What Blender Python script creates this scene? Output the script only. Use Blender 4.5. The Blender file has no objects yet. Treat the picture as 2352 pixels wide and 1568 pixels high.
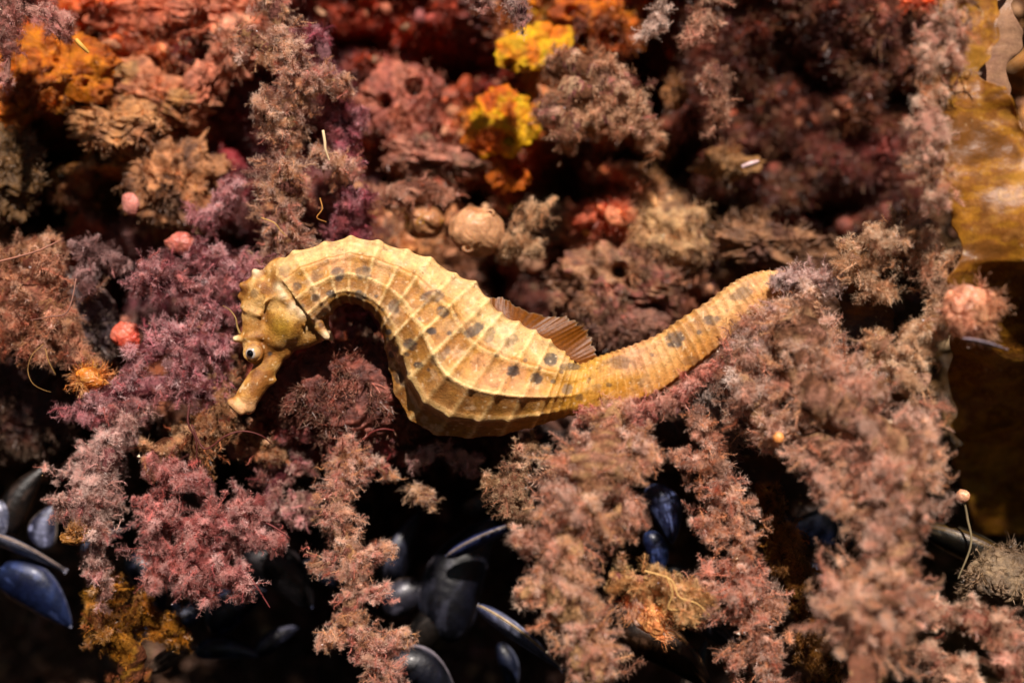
import bpy, bmesh, math, random
import numpy as np
from mathutils import Vector, Euler, kdtree

# ------------------------------------------------------------------ camera, sky, sun
S = bpy.context.scene
COL = S.collection
S.unit_settings.system = 'METRIC'
S.unit_settings.scale_length = 0.014            # one unit is about 1.4 cm of reef
DC = 36.0
cam_d = bpy.data.cameras.new('camera'); cam = bpy.data.objects.new('camera', cam_d); COL.objects.link(cam)
cam.location = (0, -DC, 0); cam.rotation_euler = (math.radians(90), 0, 0)
cam_d.sensor_width = 36; cam_d.lens = 36 * DC / 23.52
cam_d.clip_start = 1; cam_d.clip_end = 400
cam_d.dof.use_dof = True; cam_d.dof.focus_distance = DC - 0.35
cam_d.dof.aperture_fstop = 0.044
S.camera = cam

SUN_EL, SUN_AZ = math.radians(46), math.radians(4)      # from above and in front, a little from the right
world = bpy.data.worlds.new('World'); S.world = world; world.use_nodes = True
wn = world.node_tree.nodes; wl = world.node_tree.links; wn.clear()
sky = wn.new('ShaderNodeTexSky'); sky.sky_type = 'NISHITA'; sky.sun_disc = False
sky.sun_elevation = SUN_EL; sky.sun_rotation = math.radians(180) - SUN_AZ
bg = wn.new('ShaderNodeBackground'); bg.inputs[1].default_value = 0.014
wo = wn.new('ShaderNodeOutputWorld'); wl.new(sky.outputs[0], bg.inputs[0]); wl.new(bg.outputs[0], wo.inputs[0])
sd = bpy.data.lights.new('sun', 'SUN'); sd.energy = 5.0; sd.angle = math.radians(1.2); sd.color = (1.0, 0.885, 0.80)
sun = bpy.data.objects.new('sun', sd); COL.objects.link(sun)
to_sun = Vector((math.sin(SUN_AZ) * math.cos(SUN_EL), -math.cos(SUN_AZ) * math.cos(SUN_EL), math.sin(SUN_EL)))
sun.rotation_euler = to_sun.to_track_quat('Z', 'Y').to_euler(); sun.location = to_sun * 30
S.view_settings.view_transform = 'Standard'; S.view_settings.look = 'None'
S.view_settings.exposure = 0.4; S.view_settings.gamma = 1.0
S.cycles.max_bounces = 5; S.cycles.diffuse_bounces = 2; S.cycles.glossy_bounces = 2
S.cycles.transmission_bounces = 3; S.cycles.transparent_max_bounces = 4
S.cycles.caustics_reflective = False; S.cycles.caustics_refractive = False

# ------------------------------------------------------------------ helpers
def at(px, py, Y=0.0):
    """reference grid (100 steps to a unit in the seahorse's plane) to world at depth Y"""
    k = (DC + Y) / DC
    return np.array([(px - 1176) / 100 * k, Y, (784 - py) / 100 * k])

def lin(c):
    c = np.asarray(c, float) / 255.0
    return np.where(c <= 0.04045, c / 12.92, ((c + 0.055) / 1.055) ** 2.4)

def vnoise(P, seed=0):
    P = np.asarray(P, float)
    i = np.floor(P).astype(np.int64); f = P - i; f = f * f * (3 - 2 * f)
    def h(a, b, c):
        n = (a * 374761393 + b * 668265263 + c * 2147483647 + seed * 1274126177) & 0xffffffff
        n = ((n ^ (n >> 13)) * 1274126177) & 0xffffffff
        n = ((n ^ (n >> 16)) * 2246822519) & 0xffffffff
        return ((n ^ (n >> 15)) & 0xffffff) / float(0xffffff)
    x, y, z = i[..., 0], i[..., 1], i[..., 2]
    r = 0
    for dx in (0, 1):
        wx = f[..., 0] if dx else 1 - f[..., 0]
        for dy in (0, 1):
            wy = f[..., 1] if dy else 1 - f[..., 1]
            for dz in (0, 1):
                wz = f[..., 2] if dz else 1 - f[..., 2]
                r = r + h(x + dx, y + dy, z + dz) * wx * wy * wz
    return r * 2 - 1

def fbm(P, octv=4, seed=0, gain=0.5):
    r = 0; a = 1.0; P = np.asarray(P, float).copy()
    for k in range(octv):
        r = r + a * vnoise(P, seed + k * 17); P = P * 2.03 + 5.1; a *= gain
    return r

def sstep(x, a, b):
    t = np.clip((x - a) / (b - a), 0, 1); return t * t * (3 - 2 * t)

def tag(o, label=None, cat=None, group=None, kind=None):
    if label: o['label'] = label
    if cat: o['category'] = cat
    if group: o['group'] = group
    if kind: o['kind'] = kind
    return o

def empty(name, loc, label, cat, group=None):
    o = bpy.data.objects.new(name, None); COL.objects.link(o); o.location = tuple(loc); o.empty_display_size = .2
    return tag(o, label, cat, group)

def mesh_np(name, V, F, mat, parent=None, col=None, smooth=True, loc=None):
    """V (n,3) world coordinates, F (m,k) one face size; stored relative to parent or loc"""
    V = np.asarray(V, np.float32); F = np.asarray(F, np.int32)
    org = np.zeros(3) if (parent is None and loc is None) else (np.array(parent.location) if parent is not None else np.array(loc))
    if parent is not None and parent.parent is not None: org = org + np.array(parent.parent.location)
    me = bpy.data.meshes.new(name)
    n, m, k = len(V), len(F), F.shape[1]
    me.vertices.add(n); me.vertices.foreach_set('co', (V - org.astype(np.float32)).ravel())
    me.loops.add(m * k); me.loops.foreach_set('vertex_index', F.ravel())
    me.polygons.add(m); me.polygons.foreach_set('loop_start', np.arange(0, m * k, k, dtype=np.int32))
    me.polygons.foreach_set('loop_total', np.full(m, k, np.int32))
    me.polygons.foreach_set('use_smooth', np.full(m, smooth, bool))
    if col is not None:
        a = me.color_attributes.new('Col', 'FLOAT_COLOR', 'POINT')
        c4 = np.ones((n, 4), np.float32); c4[:, :3] = np.clip(col, 0, 1); a.data.foreach_set('color', c4.ravel())
    me.update(calc_edges=True); me.validate()
    me.materials.append(mat)
    o = bpy.data.objects.new(name, me); COL.objects.link(o)
    if parent is not None: o.parent = parent
    elif loc is not None: o.location = tuple(org)
    return o

def grid_faces(nu, nv, closed_v=False):
    f = []
    i = np.arange(nu - 1)[:, None]; j = np.arange(nv if closed_v else nv - 1)[None, :]
    j2 = (j + 1) % nv
    a = i * nv + j; b = i * nv + j2; c = (i + 1) * nv + j2; d = (i + 1) * nv + j
    return np.stack(np.broadcast_arrays(a, b, c, d), -1).reshape(-1, 4)

def catmull(P, n):
    """points (k,d) to n samples through them"""
    P = np.asarray(P, float); k = len(P)
    t = np.linspace(0, k - 1, n); i = np.clip(np.floor(t).astype(int), 0, k - 2); f = (t - i)[:, None]
    Q = np.vstack([2 * P[0] - P[1], P, 2 * P[-1] - P[-2]])
    p0, p1, p2, p3 = Q[i], Q[i + 1], Q[i + 2], Q[i + 3]
    return 0.5 * ((2 * p1) + (-p0 + p2) * f + (2 * p0 - 5 * p1 + 4 * p2 - p3) * f ** 2 + (-p0 + 3 * p1 - 3 * p2 + p3) * f ** 3)

def tube(path, rad, ns=10, cap=True):
    """path (n,3), rad (n,) -> V, F quads"""
    path = np.asarray(path, float); n = len(path); rad = np.broadcast_to(rad, (n,))
    T = np.gradient(path, axis=0); T /= np.linalg.norm(T, axis=1)[:, None] + 1e-9
    up = np.array([0, 1.0, 0.02]); A = np.cross(T, up); A /= np.linalg.norm(A, axis=1)[:, None] + 1e-9
    B = np.cross(T, A)
    th = np.linspace(0, 2 * np.pi, ns, endpoint=False)
    V = path[:, None] + rad[:, None, None] * (np.cos(th)[None, :, None] * A[:, None] + np.sin(th)[None, :, None] * B[:, None])
    V = V.reshape(-1, 3); F = grid_faces(n, ns, True)
    if cap:
        V = np.vstack([V, path[0], path[-1]]); a = n * ns; b = a + 1; j = np.arange(ns); j2 = (j + 1) % ns
        F = np.vstack([F, np.stack([np.full(ns, a), j2, j, np.full(ns, a)], -1)[:, [0, 1, 2, 0]],
                       np.stack([np.full(ns, b), (n - 1) * ns + j, (n - 1) * ns + j2, np.full(ns, b)], -1)])
    return V, F

def tube_tri(path, rad, ns=8):
    V, F = tube(path, rad, ns, True)
    q = F[:-2 * ns]; c = F[-2 * ns:, :3]
    return V, np.vstack([q[:, [0, 1, 2]], q[:, [0, 2, 3]], c])

_ico = {}
def ico(sub):
    if sub not in _ico:
        bm = bmesh.new(); bmesh.ops.create_icosphere(bm, subdivisions=sub, radius=1)
        _ico[sub] = (np.array([v.co[:] for v in bm.verts]), np.array([[v.index for v in f.verts] for f in bm.faces])); bm.free()
    return _ico[sub]

# ------------------------------------------------------------------ materials
def mat_new(name):
    m = bpy.data.materials.new(name); m.use_nodes = True
    nt = m.node_tree; nt.nodes.clear()
    return m, nt.nodes, nt.links

def mat_surface(name, rough=0.7, bump=0.3, bscale=14, spec=0.3, var=0.5, vscale=6, coat=0.0, sss=0.0, transl=0.0, color=None, bdist=0.05):
    """colour from the Col attribute (or a flat pigment) broken up by procedural noise, with bump"""
    m, N, L = mat_new(name)
    out = N.new('ShaderNodeOutputMaterial'); p = N.new('ShaderNodeBsdfPrincipled')
    geo = N.new('ShaderNodeTexCoord')
    if color is None:
        a = N.new('ShaderNodeAttribute'); a.attribute_name = 'Col'; csrc = a.outputs['Color']
    else:
        a = N.new('ShaderNodeRGB'); a.outputs[0].default_value = (*color, 1); csrc = a.outputs[0]
    n1 = N.new('ShaderNodeTexNoise'); n1.inputs['Scale'].default_value = vscale; n1.inputs['Detail'].default_value = 8
    n1.inputs['Roughness'].default_value = 0.7
    L.new(geo.outputs['Object'], n1.inputs['Vector'])
    r = N.new('ShaderNodeMapRange'); r.inputs[1].default_value = .3; r.inputs[2].default_value = .7
    r.inputs[3].default_value = 1 - var; r.inputs[4].default_value = 1 + var * .6
    L.new(n1.outputs[0], r.inputs[0])
    mx = N.new('ShaderNodeVectorMath'); mx.operation = 'SCALE'
    L.new(csrc, mx.inputs[0]); L.new(r.outputs[0], mx.inputs['Scale'])
    L.new(mx.outputs[0], p.inputs['Base Color'])
    p.inputs['Roughness'].default_value = rough; p.inputs['Specular IOR Level'].default_value = spec
    p.inputs['Coat Weight'].default_value = coat; p.inputs['Coat Roughness'].default_value = .15
    if sss:
        p.inputs['Subsurface Weight'].default_value = sss; p.inputs['Subsurface Radius'].default_value = (.3, .12, .05)
        p.inputs['Subsurface Scale'].default_value = .5
    if bump:
        n2 = N.new('ShaderNodeTexNoise'); n2.inputs['Scale'].default_value = bscale; n2.inputs['Detail'].default_value = 6
        n2.inputs['Roughness'].default_value = .65
        L.new(geo.outputs['Object'], n2.inputs['Vector'])
        b = N.new('ShaderNodeBump'); b.inputs['Strength'].default_value = bump; b.inputs['Distance'].default_value = bdist
        L.new(n2.outputs[0], b.inputs['Height']); L.new(b.outputs[0], p.inputs['Normal'])
    if transl:
        t = N.new('ShaderNodeBsdfTranslucent'); L.new(mx.outputs[0], t.inputs[0])
        ms = N.new('ShaderNodeMixShader'); ms.inputs[0].default_value = transl
        L.new(p.outputs[0], ms.inputs[1]); L.new(t.outputs[0], ms.inputs[2]); L.new(ms.outputs[0], out.inputs[0])
    else:
        L.new(p.outputs[0], out.inputs[0])
    return m

def mat_fuzz():
    m, N, L = mat_new('algal_fuzz')
    out = N.new('ShaderNodeOutputMaterial'); a = N.new('ShaderNodeAttribute'); a.attribute_name = 'Col'
    d = N.new('ShaderNodeBsdfPrincipled'); d.inputs['Roughness'].default_value = .38; d.inputs['Specular IOR Level'].default_value = .55; t = N.new('ShaderNodeBsdfTranslucent')
    L.new(a.outputs['Color'], d.inputs[0]); L.new(a.outputs['Color'], t.inputs[0])
    ms = N.new('ShaderNodeMixShader'); ms.inputs[0].default_value = .30
    L.new(d.outputs[0], ms.inputs[1]); L.new(t.outputs[0], ms.inputs[2]); L.new(ms.outputs[0], out.inputs[0])
    return m

M_ROCK = mat_surface('encrusted_rock', rough=.42, bump=1, bscale=5, var=.8, vscale=3.2, spec=.5, bdist=.12)
M_FUZZ = mat_fuzz()
M_CORE = mat_surface('seaweed_core', rough=.9, bump=1, bscale=9, var=.7, vscale=9, spec=.1, bdist=.1)
M_SKIN = mat_surface('seahorse_skin', rough=.45, bump=.75, bscale=20, var=.28, vscale=11, spec=.35, sss=.12, bdist=.03)
M_SPONGE = mat_surface('sponge', rough=.42, bump=1, bscale=7, var=.5, vscale=5, spec=.35, sss=.1, bdist=.1)
M_SOFT = mat_surface('sea_squirt_tunic', rough=.38, bump=.25, bscale=8, var=.4, vscale=5, spec=.4, sss=.25, bdist=.06)
M_SHELL = mat_surface('mussel_shell', rough=.42, bump=.5, bscale=7, var=.6, vscale=5, spec=.5, coat=.12, bdist=.04)
M_KELP = mat_surface('kelp_blade', rough=.35, bump=.5, bscale=5, var=.45, vscale=2.5, spec=.5, transl=.35, bdist=.06)
M_FIN = mat_surface('fin_membrane', rough=.4, bump=.4, bscale=20, var=.35, vscale=14, spec=.4, transl=.4, bdist=.02)
M_PUPIL = mat_surface('pupil', rough=.04, bump=0, color=(.002, .002, .003), var=0, spec=.9)
M_EYE = mat_surface('eyeball', rough=.12, bump=0, var=.2, vscale=8, spec=.7, coat=.6)
M_THREAD = mat_surface('thread', rough=.6, bump=0, var=.3, vscale=5, spec=.3)
M_GRIT = mat_surface('shell_grit', rough=.4, bump=0, var=.3, vscale=3, spec=.5)

# ------------------------------------------------------------------ reef wall
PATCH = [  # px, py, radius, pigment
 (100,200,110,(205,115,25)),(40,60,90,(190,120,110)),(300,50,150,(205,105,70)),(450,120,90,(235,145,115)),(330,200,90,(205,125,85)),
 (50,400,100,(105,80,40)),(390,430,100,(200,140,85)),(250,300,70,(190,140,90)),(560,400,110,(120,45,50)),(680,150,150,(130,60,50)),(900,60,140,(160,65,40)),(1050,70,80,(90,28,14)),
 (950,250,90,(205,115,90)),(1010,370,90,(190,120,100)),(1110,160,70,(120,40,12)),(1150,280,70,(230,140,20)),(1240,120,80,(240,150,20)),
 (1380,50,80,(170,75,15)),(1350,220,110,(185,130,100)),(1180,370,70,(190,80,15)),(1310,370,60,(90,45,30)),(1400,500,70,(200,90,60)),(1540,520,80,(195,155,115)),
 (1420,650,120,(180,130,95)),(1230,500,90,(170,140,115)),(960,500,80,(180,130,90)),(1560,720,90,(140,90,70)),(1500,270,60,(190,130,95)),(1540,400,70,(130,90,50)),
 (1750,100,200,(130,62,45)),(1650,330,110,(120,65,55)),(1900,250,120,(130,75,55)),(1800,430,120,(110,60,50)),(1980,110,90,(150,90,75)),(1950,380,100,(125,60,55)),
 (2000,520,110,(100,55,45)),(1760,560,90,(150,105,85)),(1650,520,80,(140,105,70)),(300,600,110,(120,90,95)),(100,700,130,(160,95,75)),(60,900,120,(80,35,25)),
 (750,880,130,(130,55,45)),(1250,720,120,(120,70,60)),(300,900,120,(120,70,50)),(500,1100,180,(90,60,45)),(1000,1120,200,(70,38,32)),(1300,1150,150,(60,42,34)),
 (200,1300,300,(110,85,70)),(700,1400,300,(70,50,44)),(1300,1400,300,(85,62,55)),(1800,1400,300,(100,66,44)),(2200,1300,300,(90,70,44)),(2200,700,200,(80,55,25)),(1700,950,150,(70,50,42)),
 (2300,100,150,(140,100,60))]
PITS = [ # px, py, rx, ry, depth
 (110,350,110,60,3.5),(60,470,90,60,3),(210,620,100,70,5),(240,700,70,50,3),(230,90,60,35,2.5),(120,990,120,60,4),(330,330,40,30,2.5),(500,430,30,24,2),(480,190,60,50,2.0),
 (830,90,60,40,2.2),(1020,130,90,60,2.4),(1510,120,70,95,6),(1530,210,45,40,4),(885,235,18,14,1.5),(955,205,22,24,2),(1345,105,16,14,1.2),(1165,130,20,18,1.6),(1130,170,14,18,1.4),
 (1080,255,14,16,1),(1085,410,40,22,2.5),(1190,420,30,25,2.5),(1300,400,90,50,3),(1380,440,60,30,2.5),(1150,640,50,50,3),(1170,720,60,50,3),(1290,640,35,40,2),
 (1580,370,60,50,3),(1640,480,60,40,2.5),(1880,180,50,25,1.6),(1760,360,50,25,2),(1860,560,70,40,3),(1950,600,60,40,3.4),(1680,600,50,30,2.4),(1950,470,60,40,2.4),(2060,620,60,60,3),
 (1700,250,30,20,1.5),(2060,250,50,40,2),(860,420,50,30,2.2),(700,330,60,60,2),(560,560,60,40,2.5),(420,590,50,40,2.5),(270,470,40,50,2.5),(1450,330,70,40,2)]
def wall_uv(X, Z): return 1176 + X / 1.115 * 100, 784 - Z / 1.115 * 100
def wall_y(X, Z):
    u, v = wall_uv(X, Z); P = np.stack([X, Z, np.zeros_like(X)], -1)
    wx = vnoise(P * .8 + 3, 91) * 40; wy = vnoise(P * .8 + 9, 92) * 40
    y = 3.9 + 1.0 * fbm(P * .3, 3, 5) + .55 * fbm(P * 1.1, 3, 11) 
    y += .42 * np.abs(fbm(P * 2.4, 3, 23)) - .25 + .10 * fbm(P * 8, 2, 33)
    # knobbly rubble: rounded cells
    y -= .35 * sstep(vnoise(P * 1.9 + 4, 44), .0, .7)
    uu, vv = u + wx, v + wy
    for (a, b, rx, ry, d) in PITS:
        q = ((uu - a) / rx) ** 2 + ((vv - b) / ry) ** 2
        y += d * 1.5 * np.exp(-q ** 1.6)
    shade_ledge = 1000 + 70 * vnoise(P * .35 + 7, 61) + 30 * vnoise(P * 1.2, 62)  # ledge added over the recess to keep the lower wall in shade
    y += 5.2 * sstep(v, shade_ledge, shade_ledge + 75) + 1.5 * sstep(v, 1100, 1500)
    y -= 1.0 * np.exp(-((v - shade_ledge + 70) / 70) ** 2)
    # right-hand side falls back behind the kelp
    y += 2.0 * sstep(u, 2080, 2260)
    return y
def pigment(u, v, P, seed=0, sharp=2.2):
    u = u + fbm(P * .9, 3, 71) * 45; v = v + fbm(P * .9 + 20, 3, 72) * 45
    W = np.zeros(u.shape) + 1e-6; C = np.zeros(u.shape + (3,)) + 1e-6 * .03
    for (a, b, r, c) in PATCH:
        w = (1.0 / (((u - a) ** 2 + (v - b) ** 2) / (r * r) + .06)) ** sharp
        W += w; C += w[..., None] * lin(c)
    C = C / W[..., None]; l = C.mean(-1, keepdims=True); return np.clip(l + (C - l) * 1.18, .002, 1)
def build_wall():
    xs = np.arange(-20, 20.01, .048); zs = np.arange(-15, 14.01, .048)
    X, Z = np.meshgrid(xs, zs, indexing='ij'); X = X.ravel(); Z = Z.ravel()
    Y = wall_y(X, Z); P = np.stack([X, Z, Y * .5], -1)
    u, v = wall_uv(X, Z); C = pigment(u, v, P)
    n = fbm(P * 2.2, 4, 81)
    # crusts of other colours: pink coralline, dark film, tan silt
    k = sstep(vnoise(P * 1.6 + 30, 82), .25, .5)[:, None]; C = C * (1 - .45 * k) + .45 * k * C.mean(1)[:, None] * np.array([1.5, 1.0, .85])
    k = sstep(fbm(P * 1.3 + 60, 3, 83), .1, .5)[:, None]; C = C * (1 - .7 * k)
    C *= (1.3 * (1 + .65 * n))[:, None]
    V = np.stack([X, Y, Z], -1)
    V[:, 0] += .12 * fbm(P * 3, 2, 84); V[:, 2] += .12 * fbm(P * 3 + 8, 2, 85)
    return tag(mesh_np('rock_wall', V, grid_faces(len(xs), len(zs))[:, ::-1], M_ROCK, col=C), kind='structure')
build_wall()
def encrust(n, seed):
    """small knobs, chips and crust fragments all over the rock"""
    rs = np.random.RandomState(seed); u = rs.uniform(-300, 2500, n); v = rs.uniform(-250, 1700, n)
    X = (u - 1176) / 100 * 1.115; Z = (784 - v) / 100 * 1.115; Y = wall_y(X, Z); iv, if_ = ico(2); m = len(iv)
    c = pigment(u, v, np.stack([X, Z, Y * .5], -1)) * rs.lognormal(.15, .55, (n, 1))
    k = (rs.uniform(size=n) < .4)[:, None]; alt = np.array([lin(q) for q in [(215,165,125),(190,130,100),(205,140,115),(130,70,60),(200,170,130),(120,80,50),(165,110,115)]])[rs.randint(0, 7, n)]
    c = np.where(k, c * .5 + alt * .5, c); sc = np.minimum(rs.gamma(2.2, .04, n) + .03, .24)
    R = frames(rs.normal(size=(n, 3)), rs); st = np.stack([rs.uniform(.6, 1.5, n), rs.uniform(.4, 1, n), rs.uniform(.6, 1.8, n)], -1)
    w = iv[None] * st[:, None]; w = w * (1 + .35 * vnoise(iv[None] * 1.7 + np.arange(n)[:, None, None] * 3.1, seed))[..., None]
    V = np.einsum('nij,nvj->nvi', R, w) * sc[:, None, None] + np.stack([X, Y - sc * .2, Z], -1)[:, None]
    F = (if_[None] + (np.arange(n) * m)[:, None, None]).reshape(-1, 3)
    tag(mesh_np('encrusting_growth', V.reshape(-1, 3), F, M_ROCK, col=np.repeat(c, m, 0)), 'small knobs and chips of crust, shell and sponge covering the rock', 'crust', kind='stuff')

# ------------------------------------------------------------------ fuzz (tufts of branching filaments)
def make_tuft(rs, nfil=8, spread=.75, width=.05, seg=3, hairs=4):
    V = []; F = []; tip = []
    def add(a, b, c, ta, tb, tc):
        i = len(V); V.extend([a, b, c]); tip.extend([ta, tb, tc]); F.append((i, i + 1, i + 2))
    for k in range(nfil):
        th = rs.uniform(0, 2 * np.pi); r = rs.uniform(.1, 1) * spread
        d = np.array([np.cos(th) * r, np.sin(th) * r, 1.0]); d /= np.linalg.norm(d); L = rs.uniform(.55, 1.0)
        p = np.array([rs.normal() * .04, rs.normal() * .04, 0]); sd = np.cross(d, rs.normal(size=3)); sd /= np.linalg.norm(sd)
        pts = [p]; dd = d.copy()
        for s in range(seg):
            dd = dd + rs.normal(size=3) * .28; dd /= np.linalg.norm(dd); pts.append(pts[-1] + dd * L / seg)
        for s in range(seg):
            w0 = width * (1 - s / seg * .7) * .5; w1 = width * (1 - (s + 1) / seg * .7) * .5
            a, b = pts[s], pts[s + 1]; t0, t1 = s / seg, (s + 1) / seg
            add(a - sd * w0, a + sd * w0, b, t0, t0, t1)
            if s < seg - 1: add(b - sd * w1, a - sd * w0 * .2, b + sd * w1, t1, t0, t1)
        for h in range(hairs):
            s = rs.randint(0, seg); f = rs.uniform(); a = pts[s] * (1 - f) + pts[s + 1] * f; t = (s + f) / seg
            hd = d * .6 + rs.normal(size=3) * .7; hd /= np.linalg.norm(hd); hl = rs.uniform(.12, .3)
            hs = np.cross(hd, rs.normal(size=3)); hs /= np.linalg.norm(hs)
            add(a - hs * width * .3, a + hs * width * .3, a + hd * hl, t, t, min(1, t + .4))
    return np.array(V), np.array(F), np.array(tip)
_rs = np.random.RandomState(5)
TUFTS = [make_tuft(_rs) for _ in range(10)]
TUFTS_LO = [make_tuft(_rs, nfil=7, width=.065, seg=2, hairs=3) for _ in range(8)]
TUFTS_HAIR = [make_tuft(_rs, nfil=6, spread=.4, width=.03, seg=4, hairs=7) for _ in range(6)]

def make_brush(rs, nh=150):
    """a pointed sprig: bent axis along +z with fine forked hairs; x,y in hair lengths, z in sprig lengths"""
    V = []; F = []; tip = []
    def add(a, b, c, ta, tb, tc):
        i = len(V); V.extend([a, b, c]); tip.extend([ta, tb, tc]); F.append((i, i + 1, i + 2))
    n = 7; ax = np.zeros((n + 1, 3)); ax[:, 2] = np.linspace(0, 1, n + 1)
    b1, b2 = rs.normal(size=2) * .55, rs.normal(size=2) * .28
    for i in range(n + 1): f = i / n; ax[i, :2] = b1 * f * f + b2 * np.sin(f * 6)
    for i in range(n):
        w = .16 * (1 - i / n) + .05; a, b = ax[i], ax[i + 1]
        for sx in (np.array([w, 0, 0]), np.array([0, w, 0])): add(a - sx, a + sx, b, .2, .2, .35)
    for h in range(nh):
        f = rs.uniform(0, 1) ** .85; x = f * n; i = min(int(x), n - 1); p = ax[i] * (1 - x + i) + ax[i + 1] * (x - i)
        th = rs.uniform(0, 2 * np.pi); L = (1 - f ** 2.2 * .75) * rs.uniform(.45, 1.25); d = np.array([np.cos(th), np.sin(th), rs.uniform(.02, .24)])
        tn = np.array([-np.sin(th), np.cos(th), 0]); sd = tn * rs.uniform(.02, .05) + np.array([0, 0, rs.uniform(-.012, .012)])
        m = p + d * L * .5; e = m + (d + tn * rs.normal() * .7 + np.array([0, 0, rs.normal() * .1])) * L * .5
        add(p - sd, p + sd, m, .25, .25, .7); add(m - sd * .55, m + sd * .55, e, .6, .6, 1)
        if rs.uniform() < .75:
            e2 = m + (d - tn * rs.normal() * 1.0 + np.array([0, 0, rs.normal() * .1])) * L * rs.uniform(.25, .5); add(m - sd * .5, m + sd * .5, e2, .6, .6, 1)
    return np.array(V), np.array(F), np.array(tip)
_rb = np.random.RandomState(9)
BRUSH = [make_brush(_rb) for _ in range(12)]
BRUSH_THIN = [make_brush(_rb, 48) for _ in range(12)]

def pick(cols, g):
    g = np.clip(g, 0, .999) * (len(cols) - 1); i = g.astype(int); f = (g - i)[:, None]; f = f * f * (3 - 2 * f)
    return cols[i] * (1 - f) + cols[i + 1] * f
def ceil_(c, top=.82):
    m = c.max(-1, keepdims=True); k = np.where(m > .45, (.45 + (top - .45) * (1 - np.exp(-(m - .45) / (top - .45)))) / np.maximum(m, 1e-6), 1); c = c * k
    l = c.mean(-1, keepdims=True); w = np.clip((l - .12) * .5, 0, .12); c = c * (1 - w) + w * l * np.array([1.2, .95, .86]); return np.clip(l + (c - l) * 1.12, 0, 1)

def frames(D, rs):
    D = D / (np.linalg.norm(D, axis=1)[:, None] + 1e-9)
    R = rs.normal(size=D.shape); A = np.cross(D, R); A /= np.linalg.norm(A, axis=1)[:, None] + 1e-9
    B = np.cross(D, A)
    return np.stack([A, B, D], -1)

def place_tufts(pos, dirs, size, col, rs, lib, tipcol, tipamt=.6):
    Vs = []; Fs = []; Cs = []; base = 0
    which = rs.randint(0, len(lib), len(pos)); M = frames(dirs, rs)
    for k, (tv, tf, tt) in enumerate(lib):
        idx = np.where(which == k)[0]
        if not len(idx): continue
        v = (np.einsum('nij,nvj->nvi', M[idx], tv[None] * size[idx][:, None]) if size.ndim == 2 else np.einsum('nij,vj->nvi', M[idx], tv) * size[idx][:, None, None]) + pos[idx][:, None]
        g = (tt[None, :] ** 1.5 * np.clip(tipamt * (.4 + 2.0 * rs.uniform(0, 1, (len(idx), 1)) ** 2), 0, 1))[..., None]
        c = col[idx][:, None] * (1 - g) + g * (tipcol[idx][:, None] if tipcol.ndim == 2 else tipcol)
        f = tf[None] + (np.arange(len(idx)) * len(tv))[:, None, None] + base
        Vs.append(v.reshape(-1, 3)); Fs.append(f.reshape(-1, 3)); Cs.append(c.reshape(-1, 3)); base += len(idx) * len(tv)
    return np.vstack(Vs), np.vstack(Fs), np.vstack(Cs)

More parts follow.
